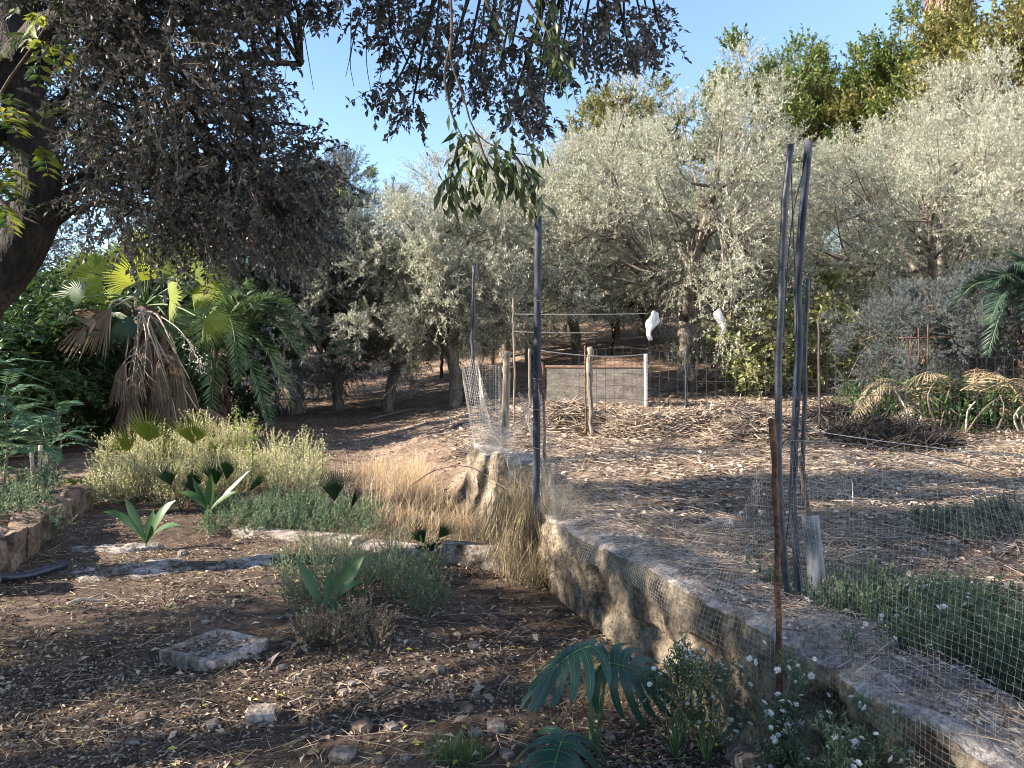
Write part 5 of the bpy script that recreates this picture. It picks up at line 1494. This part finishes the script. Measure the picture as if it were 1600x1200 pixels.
# ------------------------------------------------------------------ slab, stones, bits and pieces
rng = np.random.default_rng(71)
c = base(336, 4.24); rz = math.radians(-27)
t = thing('slab_cover', 'square concrete cover slab with a raised rim lying in the litter', 'slab', c)
def rot2(x, y): return A(x * math.cos(rz) - y * math.sin(rz), x * math.sin(rz) + y * math.cos(rz), 0)
block_mesh(c + A(0, 0, .01), (.40, .40, .065), rz, rng, .004, 9, .02).build('slab', M['concrete_dirty'], t, smooth=False)
for (x, y, lx, ly) in ((0, .182, .40, .036), (0, -.182, .40, .036), (.182, 0, .036, .326), (-.182, 0, .036, .326)):
    block_mesh(c + rot2(x, y) + A(0, 0, .049), (lx, ly, .018), rz, rng, .004, 7, .06).build('rim', M['concrete_dirty'], t, smooth=True)
g = G(); n = 260; f = rng.uniform(-1, 1, (n, 2)); B = np.array([c + rot2(.15 * a, .15 * b) + A(0, 0, .047) for a, b in f]); az = rng.uniform(0, 2 * PI, n)
V, F = leaf_quads(B, np.c_[np.cos(az), np.sin(az), rng.normal(0, .2, n)], np.c_[rng.normal(0, .3, n), rng.normal(0, .3, n), np.ones(n)], rng.uniform(.015, .04, n), .012); g.add(V, F)
g.build('slab_litter', M['litter'], None, kind='stuff')
block_mesh(base(408, 3.48, .02), (.125, .115, .05), math.radians(12), rng, .01, 6, .08).build('stone_fragment', M['concrete_dirty'], None, smooth=True, origin=tuple(base(408, 3.48)), label='flat pale concrete fragment with grooves near the bottom of the picture', category='fragment')


def slab_patch(px, d, rx, ry, label, seed, rz=0.0):
    """worn remnant of a concrete floor: a low uneven sheet with a broken rim"""
    rg = np.random.default_rng(seed); c = base(px, d); a = np.linspace(0, 2 * PI, 49)[:-1]; V = []
    for f in np.linspace(0, 1, 10):
        r = f * (1 + .35 * fbm(np.cos(a) * 2 + seed, np.sin(a) * 2, 4))
        lx = rx * r * np.cos(a); ly = ry * r * np.sin(a); x = c[0] + lx * math.cos(rz) - ly * math.sin(rz); y = c[1] + lx * math.sin(rz) + ly * math.cos(rz)
        z = hgt(x, y) + .006 + .045 * fbm(x * 5, y * 5) + .02 * fbm(x * 17, y * 17, 3) - .07 * (f > .95)
        V.append(np.c_[x, y, z])
    m = 48; i = np.arange(9)[:, None] * m + np.arange(m)[None]; j = np.arange(9)[:, None] * m + (np.arange(m)[None] + 1) % m
    g = G(); g.add(np.array(V).reshape(-1, 3), np.stack([i, i + m, j + m, j], -1).reshape(-1, 4))
    g.build('concrete_patch', M['concrete_dirty'], None, smooth=True, origin=tuple(c), label=label, category='concrete patch')
slab_patch(215, 6.0, .5, .3, 'pale worn concrete patch beside the strap-leaved seedling', 1, .5)
slab_patch(185, 6.7, .38, .25, 'smaller pale concrete patch behind the larger one', 5, .2)
slab_patch(400, 6.15, .38, .22, 'pale concrete patch in front of the low kerb', 3, .1)

post('black_hose', 'short black pipe lying on the leaves at the left edge', 'pipe', [base(-40, 5.55, .03), base(30, 5.7, .035), base(104, 6.0, .04)], .03, M['pipe_black'], n=10, wob=.003)
q = curve([base(104, 5.05, .015), base(128, 5.1, .04), base(150, 5.15, .02), base(172, 5.2, .02)], 10)
g = G(); g.add(*tube(q, np.linspace(.014, .006, 10), 6)); g.add(*tube(curve([q[4], q[4] + A(.08, .06, .03)], 4), [.007, .006, .005, .003], 5))
g.build('dead_branch', M['stalk'], None, smooth=True, origin=tuple(q[0]), label='short pale dead branch lying left of the slab', category='branch')
post('curved_twig', 'long thin dry stem arching over the golden grass', 'twig', [P(640, 760, 7.2), P(680, 735, 7.1), P(735, 730, 7.0), P(800, 770, 6.6), P(850, 800, 6.2)], .004, M['twig'], sides=5, n=20)
post('fallen_branch', 'dead branch lying on the path under the small olive', 'branch', [base(575, 18.2, .03), base(610, 18.6, .06), base(650, 19.0, .05)], .025, M['twig'], sides=6, n=10)

GST = 'loose stones in the leaf litter'
marked = [(535, 1188, .075, 'pale rounded stone at the bottom edge left of the lobed plant'), (775, 1140, .07, 'grey stone left of the low lobed leaf'), (727, 1112, .06, 'upright grey stone above the bottom centre'), (565, 1140, .085, 'brown stone near the bottom left of centre'),
          (612, 1140, .055, 'small pale stone right of the brown stone'), (740, 1010, .06, 'stone in the litter below the grey-green weeds'), (690, 1055, .06, 'reddish stone in the litter near the centre'), (440, 1050, .05, 'stone touching the corner of the slab'),
          (330, 1130, .06, 'small long stone below the slab'), (850, 1100, .09, 'reddish brown stone behind the low lobed leaf'), (595, 1062, .06, 'dark stone half buried right of the slab'), (285, 868, .08, 'light stone on the worn concrete patch'), (220, 1130, .07, 'long flat stone left of the bottom centre'), (1165, 1190, .14, 'large tan stone at the wall foot beside the rusty stake')]
for px, py, s, lab in marked:
    d = 1.6 * 1200 / (py - 570); d = min(max(d, 2.75), 9); c = base(px, d, s * .10)
    block_mesh(c, (s * rng.uniform(.9, 1.4), s * rng.uniform(.8, 1.1), s * .7), rng.uniform(0, 3), rng, .03, 6, .55).build('stone', M['stone'] if rng.random() < .7 else M['stone_red'], None, smooth=True, origin=tuple(c), label=lab, category='stone', group=GST)
for k in range(70):
    d = rng.uniform(2.75, 5.6); x = rng.uniform(-.66, .2) * d
    if x > wall_x(d) - .1: continue
    if abs(x - base(335, 4.28)[0]) < .36 and abs(d - 4.28) < .36: continue
    s = rng.uniform(.02, .045); c = on_ground(x, d, s * .1)
    block_mesh(c, (s * rng.uniform(.9, 1.5), s, s * .7), rng.uniform(0, 3), rng, .03, 4, .55).build('pebble', M['stone'] if rng.random() < .7 else M['stone_red'], None, smooth=True, origin=tuple(c), label='small loose stone among the dry leaves of the shaded foreground', category='stone', group='small stones among the dry leaves')
